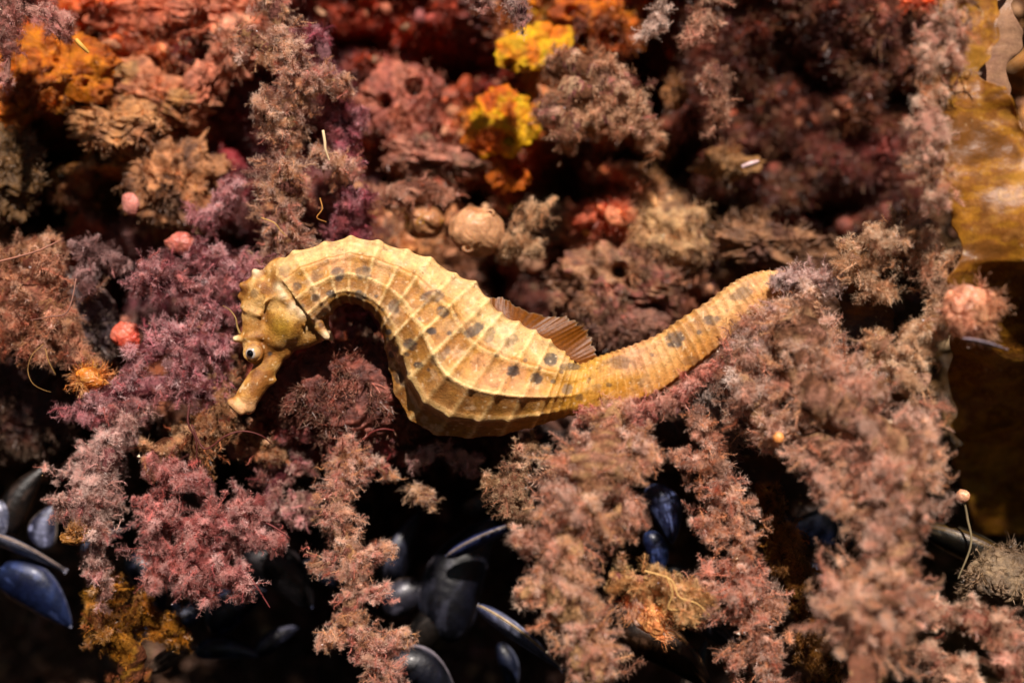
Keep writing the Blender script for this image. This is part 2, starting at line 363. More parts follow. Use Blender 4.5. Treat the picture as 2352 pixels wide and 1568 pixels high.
GRIT = []
def frond(name, label, cat, paths, cols, seed, tuft=(.16, .32), nb=60, per=9, flow=(0, 0, -.3), lib=None, core=.42,
          tips=(225, 200, 185), tipamt=.6, group=None, spiky=1.0, stalkcol=None, grit=1.0, blen=(.45, 1.2), bright=1.6):
    """a seaweed: stalk (with crust) + fuzz. paths: lists of (px,py,Y,halfwidth/100)."""
    rs = np.random.RandomState(seed); lib = lib or TUFTS
    base = at(*paths[0][0][:3]); root = empty(name, base, label, cat, group)
    cols = np.array([lin(c) for c in cols]); pos = []; dirs = []; size = []; outv = []; bpos = []; bdir = []; blen_ = []; bthin = []
    SV = []; SF = []; SC = []; so = 0
    flow = np.array(flow, float)
    for path in paths:
        A = np.array([[*at(p[0], p[1], p[2]), p[3] / 100.] for p in path])
        n = 90; C = catmull(A, n); pts = C[:, :3]; hw = np.clip(C[:, 3], .02, 9); hw = hw * .86 * (1 + .38 * fbm(pts * 1.3 + seed, 2, seed + 31))
        L = np.linalg.norm(np.diff(pts, axis=0), axis=1).sum()
        T = np.gradient(pts, axis=0); T /= np.linalg.norm(T, axis=1)[:, None]
        # lumpy core
        v, f = tube_tri(pts, hw * core * (1 + .0 * hw), 14)
        nn = fbm(v * 2.2, 3, seed + 3); nv = v.copy(); ctr = np.vstack([np.repeat(pts, 14, 0), pts[0], pts[-1]])
        nv = ctr + (v - ctr) * (.85 + .4 * nn)[:, None]
        cc = cols[(np.clip((nn * 1.2 + .5), 0, .999) * len(cols)).astype(int)] * .75
        SV.append(nv); SF.append(f + so); SC.append(cc); so += len(nv)
        nbr = int(nb * .72 * L)
        wprob = hw / hw.sum(); ii = rs.choice(n, nbr, p=wprob)
        th = rs.uniform(0, 2 * np.pi, nbr); U = np.cross(T[ii], np.array([0, 1, .03])); U /= np.linalg.norm(U, axis=1)[:, None] + 1e-9
        W = np.cross(T[ii], U)
        D = U * np.cos(th)[:, None] + W * np.sin(th)[:, None] * .8 + flow + rs.normal(size=(nbr, 3)) * .3 * spiky
        D /= np.linalg.norm(D, axis=1)[:, None]
        bl = hw[ii] * (blen[0] + (blen[1] - blen[0]) * rs.uniform(0, 1, nbr) ** 1.6) * (1 + .75 * vnoise(pts[ii] * 1.7 + D * .8, seed))
        spr = rs.uniform(size=nbr) < .18; bl = np.where(spr, bl * 1.3 + .08, bl)
        off = pts[ii] + rs.normal(size=(nbr, 3)) * .05
        bs = off + D * (bl * core * .35)[:, None]; bpos.append(bs); bdir.append(D + rs.normal(size=D.shape) * .22); blen_.append(np.clip(bl * rs.uniform(.7, 1.0, nbr), .14, .62 + .35 * hw[ii])); bthin.append(spr | (rs.uniform(size=nbr) < .25))
        wk = rs.uniform(size=nbr) < .5; bpos.append((off + D * (bl * rs.uniform(.6, .95, nbr))[:, None])[wk]); bdir.append((D + rs.normal(size=D.shape) * .6)[wk]); blen_.append(rs.uniform(.15, .38, nbr)[wk]); bthin.append(np.ones(wk.sum(), bool))
        sub = rs.uniform(size=nbr) < .9; bpos.append((off + D * (bl * rs.uniform(.35, .8, nbr))[:, None])[sub]); bdir.append((D + rs.normal(size=D.shape) * .75)[sub]); blen_.append(np.clip(bl * rs.uniform(.3, .6, nbr), .12, 9)[sub]); bthin.append(np.zeros(sub.sum(), bool))
        for k in range(per):
            f = core * .55 + (1 - core * .55) * (k + rs.uniform(0, 1, nbr)) / per
            bend = np.array([0, 0, -.12]) * (f ** 2)[:, None] * bl[:, None]
            p = off + D * (bl * f)[:, None] + bend + rs.normal(size=(nbr, 3)) * .05
            pos.append(p); dirs.append(D * (.5 + .9 * f)[:, None] + rs.normal(size=(nbr, 3)) * .55 + U * 0)
            size.append(rs.uniform(tuft[0], tuft[1], nbr) * (1.1 - .55 * f)); outv.append(f)
    pos = np.vstack(pos); dirs = np.vstack(dirs); size = np.concatenate(size); outv = np.concatenate(outv)
    # patches of different growth: noise picks the pigment
    col = pick(cols, fbm(pos * 1.1, 3, seed + 9) * .8 + .5 + rs.normal(size=len(pos)) * .07) * bright * rs.lognormal(0, .42, (len(pos), 1)) * .8 * (1 + rs.normal(size=(len(pos), 3)) * .015)
    tipc = lin(tips) * np.array([1.08, .98, .92])
    col = ceil_(col)
    few = rs.uniform(size=len(pos)) < .34 * (1.15 - outv)
    V, F, C = place_tufts(pos[few], dirs[few], size[few], col[few], rs, lib, tipc[None, None, :], tipamt)
    BP = np.vstack(bpos); BD = np.vstack(bdir); BL = np.concatenate(blen_); k = len(BP); hair = (tuft[0] + tuft[1]) * .38
    bc = pick(cols, fbm(BP * 1.1, 3, seed + 9) * .8 + .5 + rs.normal(size=k) * .07) * bright * rs.lognormal(-.05, .55, (k, 1))
    bc = ceil_(bc)
    sz = np.stack([hair * rs.uniform(.7, 1.35, k)] * 2 + [BL], -1)
    BT = np.concatenate(bthin)
    for lb, mk in ((BRUSH, ~BT), (BRUSH_THIN, BT)):
        V2, F2, C2 = place_tufts(BP[mk], BD[mk], sz[mk], bc[mk], rs, lb, tipc[None, None, :], min(1, tipamt * 1.25))
        F = np.vstack([F, F2 + len(V)]); V = np.vstack([V, V2]); C = np.vstack([C, C2])
    mesh_np('stalk', np.vstack(SV), np.vstack(SF), M_CORE, root, col=np.vstack(SC))
    mesh_np('fuzz', V, F, M_FUZZ, root, col=C, smooth=False)
    ng = int(len(pos) * .006 * grit)
    if ng:
        sel = rs.choice(len(pos), ng); GRIT.append(pos[sel] + dirs[sel] / np.linalg.norm(dirs[sel], axis=1)[:, None] * size[sel][:, None] * .6)
    return root

encrust(7500, 8)

# turf on the rock: nobody could count it
def turf(name, label, boxes, cols_from_wall, n, size, seed, boost=1.0, cols=None, lib=None):
    rs = np.random.RandomState(seed); P = []
    for (a, b, c, d, w) in boxes:
        k = int(n * w); u = rs.uniform(a, c, k); v = rs.uniform(b, d, k); P.append(np.stack([u, v], -1))
    P = np.vstack(P); X = (P[:, 0] - 1176) / 100 * 1.115; Z = (784 - P[:, 1]) / 100 * 1.115
    keep = fbm(np.stack([X, Z, X * 0], -1) * 1.0 + seed, 3, 55) > -.25
    X = X[keep]; Z = Z[keep]; e = .08
    Y = wall_y(X, Z); gx = (wall_y(X + e, Z) - wall_y(X - e, Z)) / (2 * e); gz = (wall_y(X, Z + e) - wall_y(X, Z - e)) / (2 * e)
    nrm = np.stack([gx, -np.ones_like(gx), gz], -1); nrm /= np.linalg.norm(nrm, axis=1)[:, None]
    pos = np.stack([X, Y, Z], -1) + nrm * .02; u, v = wall_uv(X, Z)
    if cols is None: c = pigment(u, v, np.stack([X, Z, Y * .5], -1)) * boost
    else:
        cc = np.array([lin(q) for q in cols]); g = np.clip(fbm(pos * .9, 3, seed) * .9 + .5 + rs.normal(size=len(pos)) * .1, 0, .999)
        c = cc[(g * len(cc)).astype(int)]
    c = c * rs.uniform(.5, 1.5, (len(pos), 1)); lum = c.mean(1)[:, None]
    V, F, C = place_tufts(pos, nrm + rs.normal(size=pos.shape) * .5 + np.array([0, 0, -.2]), rs.uniform(size[0], size[1], len(pos)), c, rs, lib or TUFTS_LO, c * .7 + lum * .8 * np.array([1.1, .95, .85]), .7)
    return tag(mesh_np(name, V, F, M_FUZZ, col=C, smooth=False), label, 'algae', kind='stuff')
turf('algal_turf', 'short mixed red and brown algal turf growing over the rock face', [(-300, -250, 1500, 1000, 1), (1400, -250, 2400, 1000, 1.3)], True, 30000, (.14, .40), 3, boost=1.45)
turf('red_algal_turf', 'dark maroon feathery turf covering the rock at the upper right', [(1560, -100, 2160, 640, 1)], False, 11000, (.2, .55), 4,
     cols=[(84, 34, 26), (120, 60, 40), (150, 92, 58), (95, 42, 36), (170, 120, 80), (100, 34, 30), (130, 74, 40)])
turf('maroon_algal_turf', 'wine red wispy turf around the pale seaweed column at the upper left', [(430, 60, 900, 640, 1), (230, 480, 560, 720, .4)], False, 6000, (.2, .5), 6,
     cols=[(110, 35, 50), (150, 70, 85), (120, 60, 50), (90, 25, 30), (175, 120, 115)], lib=TUFTS_HAIR)

# ------------------------------------------------------------------ seahorse
ST = [((630,612),(735,750),.50),((680,582),(765,722),.56),((749,562),(785,702),.58),((808,548),(808,700),.62),((871,558),(838,711),.66),((936,578),(862,731),.70),
 ((989,596),(876,762),.76),((1045,632),(882,800),.82),((1090,650),(892,848),.88),((1122,690),(904,905),.94),((1150,722),(940,965),1.0),((1190,742),(1000,1000),1.0),
 ((1228,762),(1075,1008),.96),((1262,784),(1150,1002),.88),((1296,812),(1225,982),.78),((1328,838),(1300,957),.66),((1373,822),(1365,943),.58),((1415,808),(1432,930),.56),
 ((1458,793),(1500,908),.54),((1514,770),(1558,868),.53),((1562,737),(1612,828),.52),((1625,696),(1665,783),.51),((1677,657),(1725,728),.49),((1720,634),(1765,706),.47),
 ((1766,624),(1800,702),.44),((1820,632),(1822,705),.41),((1862,662),(1836,720),.37),((1882,705),(1850,738),.32),((1890,750),(1862,764),.26),((1886,790),(1866,792),.2)]
SY = [-.1,-.1,-.05,0,0,0,0,0,0,0,0,0,0,0,0,0,0,0,0,0,0,-.02,-.02,0,.05,.15,.3,.5,.7,.9]
TR = np.array([(0,0),(0.015,.42),(.13,.62),(.28,.90),(.42,.95),(.56,1.14),(.68,.98),(.80,.80),(.88,.24),(1.0,0)])
TL = np.array([(0,0),(0.0,.5),(.07,.86),(.28,.93),(.5,1.0),(.72,.95),(.93,.84),(1.0,.5),(1.0,.2),(1.0,0)])
TN = np.array([(0,0),(0.015,.42),(.13,.62),(.28,.88),(.42,.95),(.56,1.02),(.74,1.05),(.89,.98),(.97,.6),(1.0,0)])
RIDGE = [0.02, .28, .56, .80]
def prof(P, t):   # resample a profile by arc parameter
    d = np.r_[0, np.cumsum(np.linalg.norm(np.diff(P * [1.6, 1], axis=0), axis=1))]; d /= d[-1]
    return np.stack([np.interp(t, d, P[:, 0]), np.interp(t, d, P[:, 1])], -1)
def build_seahorse():
    root = empty('seahorse', at(1150, 990, 0), 'golden tan seahorse with grey spots resting in the seaweed, its tail gripping the fuzzy stems', 'seahorse')
    nst = len(ST); per = 22; n = (nst - 1) * per + 1
    A = catmull(np.array([[*d, *v, h, y] for ((d, v, h), y) in zip(ST, SY)]), n); u = np.linspace(0, nst - 1, n)
    K = 46; tt = np.linspace(0, 1, K); b = sstep(u, 13.0, 16.5)
    ptr = prof(TR, tt); ptl = prof(TL, tt)
    nk = (1 - sstep(u, 6.0, 9.0))[:, None, None]; pt0 = prof(TN, tt)[None] * nk + ptr[None] * (1 - nk)
    pr = pt0 * (1 - b)[:, None, None] + ptl[None] * b[:, None, None]           # (n,K,2) t,w
    ph = np.where(u < 14, u, 14 + (u - 14) * 3.2); fr = ph - np.round(ph)
    ring = np.exp(-(fr / .16) ** 2) * (1 - b) + np.exp(-(fr / .2) ** 2) * b
    amp = .04 * (1 - b) + .028 * b
    t = pr[..., 0]; w = pr[..., 1]
    ridge = sum(np.exp(-((t - r) / .03) ** 2) for r in RIDGE)
    trunk = (1 - b)[:, None]
    ridge_t = np.exp(-((t - .0) / .06) ** 2) + np.exp(-((t - 1) / .06) ** 2) + .5 * np.exp(-((t - .42) / .05) ** 2)
    # ring lines across the plates lean forwards towards the belly
    lean = (t - .5) * .0
    rg = ring[:, None] + 0 * t
    dz = amp[:, None] * rg * (1 - .6 * np.exp(-(t / .1) ** 2) * trunk) + trunk * (.045 * ridge + .03 * ridge * rg) + (1 - trunk) * (.012 * ridge_t) - trunk * .03
    D = np.stack([(A[:, 0] - 1176) / 100, (784 - A[:, 1]) / 100], -1); Vv = np.stack([(A[:, 2] - 1176) / 100, (784 - A[:, 3]) / 100], -1)
    C2 = D[:, None] * (1 - t)[..., None] + Vv[:, None] * t[..., None]
    axis = (Vv - D); Ln = np.linalg.norm(axis, axis=1); ax = axis / Ln[:, None]
    h = A[:, 4][:, None] * w
    # outward normal in section plane (t-dir, y-dir)
    nt = np.gradient(h, axis=1); ntt = np.gradient(t * Ln[:, None], axis=1); q = np.sqrt(nt ** 2 + ntt ** 2) + 1e-6
    on_y = ntt / q; on_t = -nt / q
    C2 = C2 + ax[:, None] * (on_t * dz)[..., None]; yy = h + on_y * dz
    # dorsal edge: little saw teeth
    saw = np.exp(-(t / .03) ** 2) * (.022 * np.exp(-(fr / .26) ** 2)[:, None] * trunk + .012 * ring[:, None])
    C2 = C2 - ax[:, None] * saw[..., None]
    yc = A[:, 5][:, None]
    front = np.stack([C2[..., 0], yc - np.abs(yy), C2[..., 1]], -1); back = np.stack([C2[..., 0], yc + np.abs(yy), C2[..., 1]], -1)
    ringv = np.concatenate([front, back[:, ::-1][:, 1:-1]], 1); m = ringv.shape[1]
    V = ringv.reshape(-1, 3); F = grid_faces(n, m, True)
    tuv = np.concatenate([t, t[:, ::-1][:, 1:-1]], 1).ravel(); uuv = np.repeat(u, m)
    c0, c1 = len(V), len(V) + 1
    V = np.vstack([V, ringv[0].mean(0), ringv[-1].mean(0)]); j = np.arange(m); j2 = (j + 1) % m
    T3 = np.vstack([F[:, [0, 1, 2]], F[:, [0, 2, 3]], np.stack([np.full(m, c0), j2, j], -1), np.stack([np.full(m, c1), (n - 1) * m + j, (n - 1) * m + j2], -1)])
    AV = [V]; AF = [T3]; off = len(V)
    iv, if_ = ico(4); prims = []
    def ball(px, py, r, y=0, ry=None, sx=1, sz=1):
        nonlocal off
        c = at(px, py, 0); c[1] = y; R = np.array([r * sx, (ry or r), r * sz]) / 100
        AV.append(iv * R + c); AF.append(if_ + off); off += len(iv); prims.append((c, r / 100))
    def cap(p0, r0, p1, r1, y0=0, y1=0, flat=1.0, k=9):
        for s in np.linspace(0, 1, k):
            r = r0 + (r1 - r0) * s
            ball(p0[0] + (p1[0] - p0[0]) * s, p0[1] + (p1[1] - p0[1]) * s, r, y0 + (y1 - y0) * s, r * flat)
    cap((608,672),46,(668,690),60,0,0,.80)
    cap((598,668),40,(592,740),36,0,-.0,.80)
    cap((592,740),36,(588,790),32,0,-.0,.85)
    cap((660,690),55,(712,735),44,0,0,.85)
    cap((665,660),45,(700,640),52,0,0,.9)
    ball(662,740,50,-.17,38,.97,1.04); ball(662,740,50,.17,38); ball(648,632,42,0,40); cap((652,630),38,(716,716),38,0,0,1.22,12); cap((655,640),20,(716,724),18,-.34,-.30,1,12); cap((655,640),20,(716,724),18,.34,.30,1,12); ball(640,660,44,0,40); ball(587,808,27,-.16,24); ball(587,808,27,.16,24); ball(640,770,40,-.08,36)
    cap((640,775),36,(700,765),36,0,0,.8)
    cap((700,765),34,(742,762),20,0,0,.9)
    cap((610,800),33,(648,800),28,0,0,.8)
    cap((622,826),29,(596,872),27,-.02,-.1,.75,8); cap((596,872),28,(572,910),28,-.1,-.16,.8,8)
    cap((548,925),18,(574,934),18,-.2,-.16,.9,6); cap((538,922),12,(560,942),12,-.34,-.34,1,6)
    cap((622,876),11,(634,872),6,-.1,-.1,1,5)
    # coronet, horns and spines
    for (a, b_, c_, d_, r0, r1, y) in [(604,644,586,624,19,9,-.12),(622,638,614,620,17,9,-.1),(580,664,559,656,19,10,-.12),(578,690,556,680,19,12,0),(582,704,560,704,17,9,-.1),
                                   (578,725,562,726,14,9,-.05),(575,776,543,778,14,9,-.14),(650,612,642,602,15,9,-.1)]:
        cap((a, b_), r0, (c_, d_), r1, y * .5, y, 1, 6)
    cap((738,752),13,(755,774),10,-.32,-.38,1,6); cap((742,752),13,(755,778),9,.35,.42,1,6)
    # pale ridges of the gill cover and the arc round it
    for s in (-1, 1):
        cap((640,640),7,(655,680),9,.38 * s,.47 * s,.8,8); cap((655,680),9,(700,722),10,.47 * s,.46 * s,.8,10); cap((700,722),10,(742,745),9,.46 * s,.36 * s,.8,8)
        cap((690,684),7,(748,722),8,.5 * s,.42 * s,.8,10)
        arc = [(612,700),(618,690),(630,683),(645,684),(662,693),(680,709),(697,728),(706,748)]
        for i in range(len(arc) - 1): cap(arc[i], 5, arc[i + 1], 5, .46 * s, .46 * s, .8, 5)
        cap((566,712),7,(603,726),6,.24 * s,.36 * s,.8,7); cap((570,776),9,(618,774),7,.26 * s,.32 * s,.8,7)
        # orbit rim
        for a in np.linspace(0, 2 * np.pi, 18, endpoint=False):
            ball(587 + 21 * math.cos(a), 810 + 19 * math.sin(a), 5, .345 * s)
    me = bpy.data.meshes.new('tmp'); VV = np.vstack(AV); FF = np.vstack(AF)
    tmp = mesh_np('tmp', VV, FF, M_SKIN)
    md = tmp.modifiers.new('r', 'REMESH'); md.mode = 'VOXEL'; md.voxel_size = .027; md.adaptivity = 0
    ev = tmp.evaluated_get(bpy.context.evaluated_depsgraph_get()); em = ev.to_mesh()
    nv = len(em.vertices); co = np.empty(nv * 3, np.float32); em.vertices.foreach_get('co', co); co = co.reshape(-1, 3).astype(float)
    nf = len(em.polygons); lt = np.empty(nf, np.int32); em.polygons.foreach_get('loop_total', lt)
    lv = np.empty(len(em.loops), np.int32); em.loops.foreach_get('vertex_index', lv); ls = np.empty(nf, np.int32); em.polygons.foreach_get('loop_start', ls)
    ed = np.empty(len(em.edges) * 2, np.int32); em.edges.foreach_get('vertices', ed); ed = ed.reshape(-1, 2)
    qm = lt == 4; Q = np.stack([lv[ls[qm] + k] for k in range(4)], -1)
    ev.to_mesh_clear(); bpy.data.objects.remove(tmp)
    kd = kdtree.KDTree(c0)
    for i in range(c0): kd.insert(V[i], i)
    kd.balance()
    near = np.empty(nv, int); dist = np.empty(nv)
    for i in range(nv):
        _, k, d = kd.find(co[i]); near[i] = k; dist[i] = d
    px = 1176 + co[:, 0] * 100; py = 784 - co[:, 2] * 100
    hd = np.full(nv, 9.0)
    for (c, r) in prims: hd = np.minimum(hd, np.linalg.norm(co - c, axis=1) - r)
    uv_u = uuv[near]; uv_t = tuv[near]
    ish = (dist > .06) & (px < 790)
    hm = sstep(dist, .02, .1) * (px < 790); hm = np.where(px < 640, 1.0, hm)
    # smooth the head
    deg = np.bincount(ed.ravel(), minlength=nv)[:, None].astype(float)
    for it in range(14):
        s = np.zeros((nv, 3))
        for k in range(3):
            s[:, k] = np.bincount(ed[:, 0], co[ed[:, 1], k], nv) + np.bincount(ed[:, 1], co[ed[:, 0], k], nv)
        s /= deg; wgt = (hm * .75 if it >= 1 else np.maximum(hm * .75, .35))
        co = co * (1 - wgt)[:, None] + s * wgt[:, None]
    # ---- pigment, with a little shade painted into the head
    P3 = co.copy(); nz = fbm(P3 * 1.6, 4, 301); nf_ = fbm(P3 * 9, 3, 302)
    ph = np.where(uv_u < 14, uv_u, 14 + (uv_u - 14) * 3.2); fr = ph - np.round(ph)
    b = sstep(uv_u, 13, 16.5)
    rline = np.exp(-(fr / .085) ** 2); t = uv_t
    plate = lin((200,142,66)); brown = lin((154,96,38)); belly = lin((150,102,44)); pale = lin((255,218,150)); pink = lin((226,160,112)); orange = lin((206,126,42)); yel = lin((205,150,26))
    def mixc(C, c, k): return C * (1 - k[:, None]) + k[:, None] * c
    C = np.tile(plate, (nv, 1))
    C = mixc(C, brown, sstep(nz, -.1, .7) * .6)
    C = mixc(C, pink, sstep(-nz, .05, .6) * .55)
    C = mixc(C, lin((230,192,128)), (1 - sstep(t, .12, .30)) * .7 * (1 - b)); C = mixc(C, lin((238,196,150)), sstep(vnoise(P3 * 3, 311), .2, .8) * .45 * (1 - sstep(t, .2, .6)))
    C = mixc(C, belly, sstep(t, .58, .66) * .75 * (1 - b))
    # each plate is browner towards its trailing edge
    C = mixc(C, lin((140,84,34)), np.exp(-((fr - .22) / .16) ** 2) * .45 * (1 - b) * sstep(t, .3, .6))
    C = mixc(C, pale, rline * (.6 * (1 - b) + .34 * b) * np.clip(.8 + .7 * nz, .3, 1.1))
    nm = fbm(P3 * np.array([4, 4, 4]), 4, 320); C = mixc(C, lin((120,72,30)), sstep(nm, .25, .9) * .35 * (1 - .4 * b)); C = mixc(C, lin((244,204,160)), sstep(-nm, .3, .9) * .45)
    rl = np.exp(-((t - .56) / .028) ** 2) + .5 * np.exp(-((t - .28) / .018) ** 2) + .8 * np.exp(-((t - .80) / .03) ** 2)
    C = mixc(C, pale, np.clip(rl, 0, 1) * .72 * (1 - b) * np.clip(.85 + .6 * vnoise(P3 * 2.5, 340), .3, 1))
    C = mixc(C, lin((150,88,30)), (np.exp(-((t - .61) / .02) ** 2) + np.exp(-((t - .245) / .012) ** 2)) * .5 * (1 - b))
    C = mixc(C, lin((232,178,108)), sstep(np.sin(uv_u * 2.1) + nz, .0, 1.2) * .75 * b)
    C = mixc(C, orange, b * sstep(t, .4, .8) * .4)
    C = mixc(C, yel, np.exp(-((uv_u - 15.6) / 1.6) ** 2) * .6)
    C = mixc(C, lin((214,150,120)), b * np.exp(-((uv_u - 17.8) / 1.0) ** 2) * .45 * (1 - sstep(t, .3, .6)))
    C = mixc(C, lin((226,172,124)), sstep(uv_u, 18.5, 23) * .5 * np.clip(.6 + nz, 0, 1))
    # head
    nh = fbm(P3 * 3.4, 4, 305); H = np.tile(lin((184,130,62)), (nv, 1)); H = mixc(H, lin((138,82,30)), sstep(nh, .0, .5) * .8); H = mixc(H, lin((222,176,110)), sstep(-nh, .0, .5) * .7)
    g = np.exp(-(((px - 655) / 32) ** 2 + ((py - 745) / 34) ** 2)); H = mixc(H, lin((188,150,44)), g * .6)
    for (a, c_, rr) in [(648,660,11),(657,680,9),(680,705,11),(700,720,12),(716,724,12),(720,700,10),(738,716,10),(754,770,12),(761,783,10),(541,777,9),(590,622,12)]:
        H = mixc(H, lin((255,226,180)), np.exp(-(((px - a) / rr) ** 2 + ((py - c_) / rr) ** 2)) * .95)
    for (a, c_, rx, ry, am) in [(600,735,26,16,.5),(598,770,16,18,.3),(665,800,60,14,.5),(590,850,12,14,.8),(720,760,26,30,.4),(730,735,14,8,.0)]:  # brown marks; under the eye and round the cheek they paint in shade
        H = mixc(H, lin((112,62,22)), np.exp(-(((px - a) / rx) ** 2 + ((py - c_) / ry) ** 2)) * am)
    H = mixc(H, lin((205,150,40)), np.exp(-(((px - 722) / 18) ** 2 + ((py - 736) / 12) ** 2)) * .7)
    H = mixc(H, lin((214,160,112)), sstep(py, 905, 930) * (px < 620) * .8)
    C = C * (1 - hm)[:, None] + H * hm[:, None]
    # fine speckle
    C *= (1 + .22 * nf_)[:, None]
    Z1 = lambda x, y, r, q=None, a=.85, rot=0: (476 + x * .3289, 515.6 + y * .3289, r * .3289, (q or r) * .3289, a, rot)
    Z2 = lambda x, y, r, q=None, a=.85, rot=0: (1031.3 + x * .371, 555.3 + y * .371, r * .371, (q or r) * .371, a, rot)
    SP = [Z1(930,350,50,45,.8),Z1(1110,345,60,50,.8),Z1(790,355,50,45,.4),Z1(650,440,36,30,.8),Z1(780,515,36,28,.8),Z1(885,490,32,28,1),Z1(1090,500,42,36,.9),Z1(1320,575,40,60,.75),
          Z1(1575,515,85,48,.85,-.3),Z1(1655,612,46,42,.95),Z1(1585,742,38,28,1),Z1(1435,835,60,38,.9,.6),Z1(1865,740,85,38,.9,-.6),Z1(1640,920,40,90,.6,.8),Z1(1490,975,38,26,1),Z1(1410,905,20,18,.9),
          Z1(1290,905,22,24,1),Z1(1280,750,30,20,1),Z1(1325,865,30,24,.9),Z1(1970,770,40,60,.5,.6),Z1(2120,810,40,60,.5,.6),Z1(2130,1020,45,45,.9),Z1(345,490,34,34,.5),Z1(690,572,18,18,.8),
          Z1(450,900,16,14,1),Z1(1345,1070,60,36,.9,.9),Z1(940,385,28,18,.9),Z1(815,700,24,18,.6),Z1(560,330,40,50,.4),
          Z2(395,795,42,34,.9),Z2(535,840,42,36,.95),Z2(625,725,46,42,.95),Z2(725,905,38,34,.7),Z2(800,955,30,24,.7),Z2(745,770,70,24,.8),Z2(1385,605,66,50,.95),Z2(1040,745,90,45,.5),
          Z2(1790,325,85,40,.65,-.5),Z2(1610,488,60,34,.8),Z2(1475,735,60,30,.5),Z2(1850,450,60,34,.45,-.6),Z2(2100,330,34,28,.7),Z2(905,900,30,30,.4),Z2(640,640,40,14,.6,.5),Z2(1150,860,50,24,.4),Z1(1200,505,16,14,.8),Z1(1245,600,15,13,.8),Z1(1500,660,14,14,.8),Z1(1700,760,18,15,.8),Z1(1560,1010,15,13,.8),Z1(1740,640,14,14,.7),Z1(1420,1030,20,16,.8),Z1(1270,800,16,14,.9),Z1(990,560,15,12,.8),
          Z2(300,700,18,15,.8),Z2(470,730,16,14,.8),Z2(640,860,18,15,.8),Z2(690,800,14,14,.7),Z2(860,850,16,14,.7),Z2(980,880,18,14,.6),Z2(1240,700,16,14,.7),Z2(1530,560,16,14,.7),Z2(1700,430,14,14,.7),Z2(560,780,12,12,.8)]
    for (a, c_, rx, ry, am, rot) in SP:
        dx = px - a; dy = py - c_; ex = dx * math.cos(rot) + dy * math.sin(rot); ey = -dx * math.sin(rot) + dy * math.cos(rot)
        q = (ex / rx) ** 2 + (ey / ry) ** 2 + .35 * nf_
        k = (1 - sstep(q, .5, 1.3)) * am * np.clip(1 + .4 * vnoise(P3 * 7, 350), .6, 1)
        C = mixc(C, lin((66,60,58)), np.clip(k, 0, 1) * .9 * (1 - .25 * np.clip(nf_, 0, 1)))
    sp_ = sstep(vnoise(P3 * 15, 360), .62, .8); C = mixc(C, lin((245,215,170)), sp_ * .5); sp_ = sstep(vnoise(P3 * 13, 361), .66, .8); C = mixc(C, lin((110,70,30)), sp_ * .5)
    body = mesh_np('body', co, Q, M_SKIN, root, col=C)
    # eye
    for s in (-1, 1):
        c = at(587, 810, 0) + np.array([0, .30 * s, 0])
        iv3, if3 = ico(4)
        e = mesh_np('eye', iv3 * .19 + c, if3, M_EYE, root, col=np.tile(lin((215,150,70)), (len(iv3), 1)))
        vv = iv3 * .19 + c; d = vv - c; ax_ = np.array([-.32, 1.0 * s, -.10]); ax_ /= np.linalg.norm(ax_); ca = (d @ ax_) / .19
        cc = np.tile(lin((205,160,105)), (len(vv), 1)); cc = cc * (1 + .5 * vnoise(vv * 12, 8))[:, None]; k = sstep(ca, .74, .80)[:, None]; cc = cc * (1 - k) + k * lin((188,178,168)) * (1 + .25 * vnoise(vv * 25, 3))[:, None]
        at_ = e.data.color_attributes['Col']; c4 = np.ones((len(vv), 4), np.float32); c4[:, :3] = cc; at_.data.foreach_set('color', c4.ravel())
        R = frames(ax_[None], np.random.RandomState(1))[0]
        th = np.linspace(0, 2 * np.pi, 24, endpoint=False); rr = np.array([1.0, .8, .55, .25, .02]); pv = []
        for r in rr:
            x = .088 * r; z = math.sqrt(.1925 ** 2 - x * x) + .03 * (1 - r * r)
            for a in th: pv.append(c + R @ np.array([x * math.cos(a), x * math.sin(a), z if r < 1 else z - .008]))
        pf = grid_faces(5, 24, True)
        mesh_np('pupil', np.array(pv), pf if np.linalg.det(R) > 0 else pf[:, ::-1], M_PUPIL, e, col=np.zeros((len(pv), 3)))
    # dorsal fin
    base = catmull(np.array([(1122,704),(1172,735),(1217,758),(1254,780),(1298,815),(1332,836)]), 80)
    edge = catmull(np.array([(1122,684),(1157,684),(1191,706),(1254,726),(1300,728),(1332,746),(1350,762),(1364,796),(1374,826)]), 80)
    nv_ = 26; s = np.linspace(0, 1, nv_); f = []; C = []
    for i in range(80):
        for k in range(nv_):
            ray = abs(math.sin(i * .9 + .4 * math.sin(i * .37))); e_ = s[k] * (1 + (.05 * math.sin(i * 1.0) + .04 * math.sin(i * 2.3)) * s[k])
            q = base[i] * (1 - e_) + edge[i] * e_; p = at(q[0], q[1], 0); p[1] = .03 + .07 * math.sin(i * .23) * s[k] + .012 * math.sin(i * 1.9) * s[k] + .1 * s[k]
            f.append(p); c = lin((146,84,18)) * (.6 + .5 * ray)
            if s[k] > .95: c = lin((140,104,66))
            C.append(c)
    f = np.array(f); C = np.array(C); G = grid_faces(80, nv_); nn = len(f)
    f2 = f + np.array([0, .025, 0]); bi = np.r_[np.arange(nv_), np.arange(nv_ - 1, 80 * nv_, nv_)]
    mesh_np('dorsal_fin', np.vstack([f, f2]), np.vstack([G, G[:, ::-1] + nn]), M_FIN, root, col=np.vstack([C, C]))
    # skin filament on the brow
    pth = np.array([at(512,702,-.1), at(528,712,-.12), at(541,730,-.15), at(545,750,-.15), at(552,768,-.15)])
    v, q = tube_tri(catmull(pth, 24), np.linspace(.008, .028, 24), 8)
    mesh_np('skin_filament', v, q, M_THREAD, root, col=np.tile(lin((150,120,70)), (len(v), 1)))
    return root
build_seahorse()

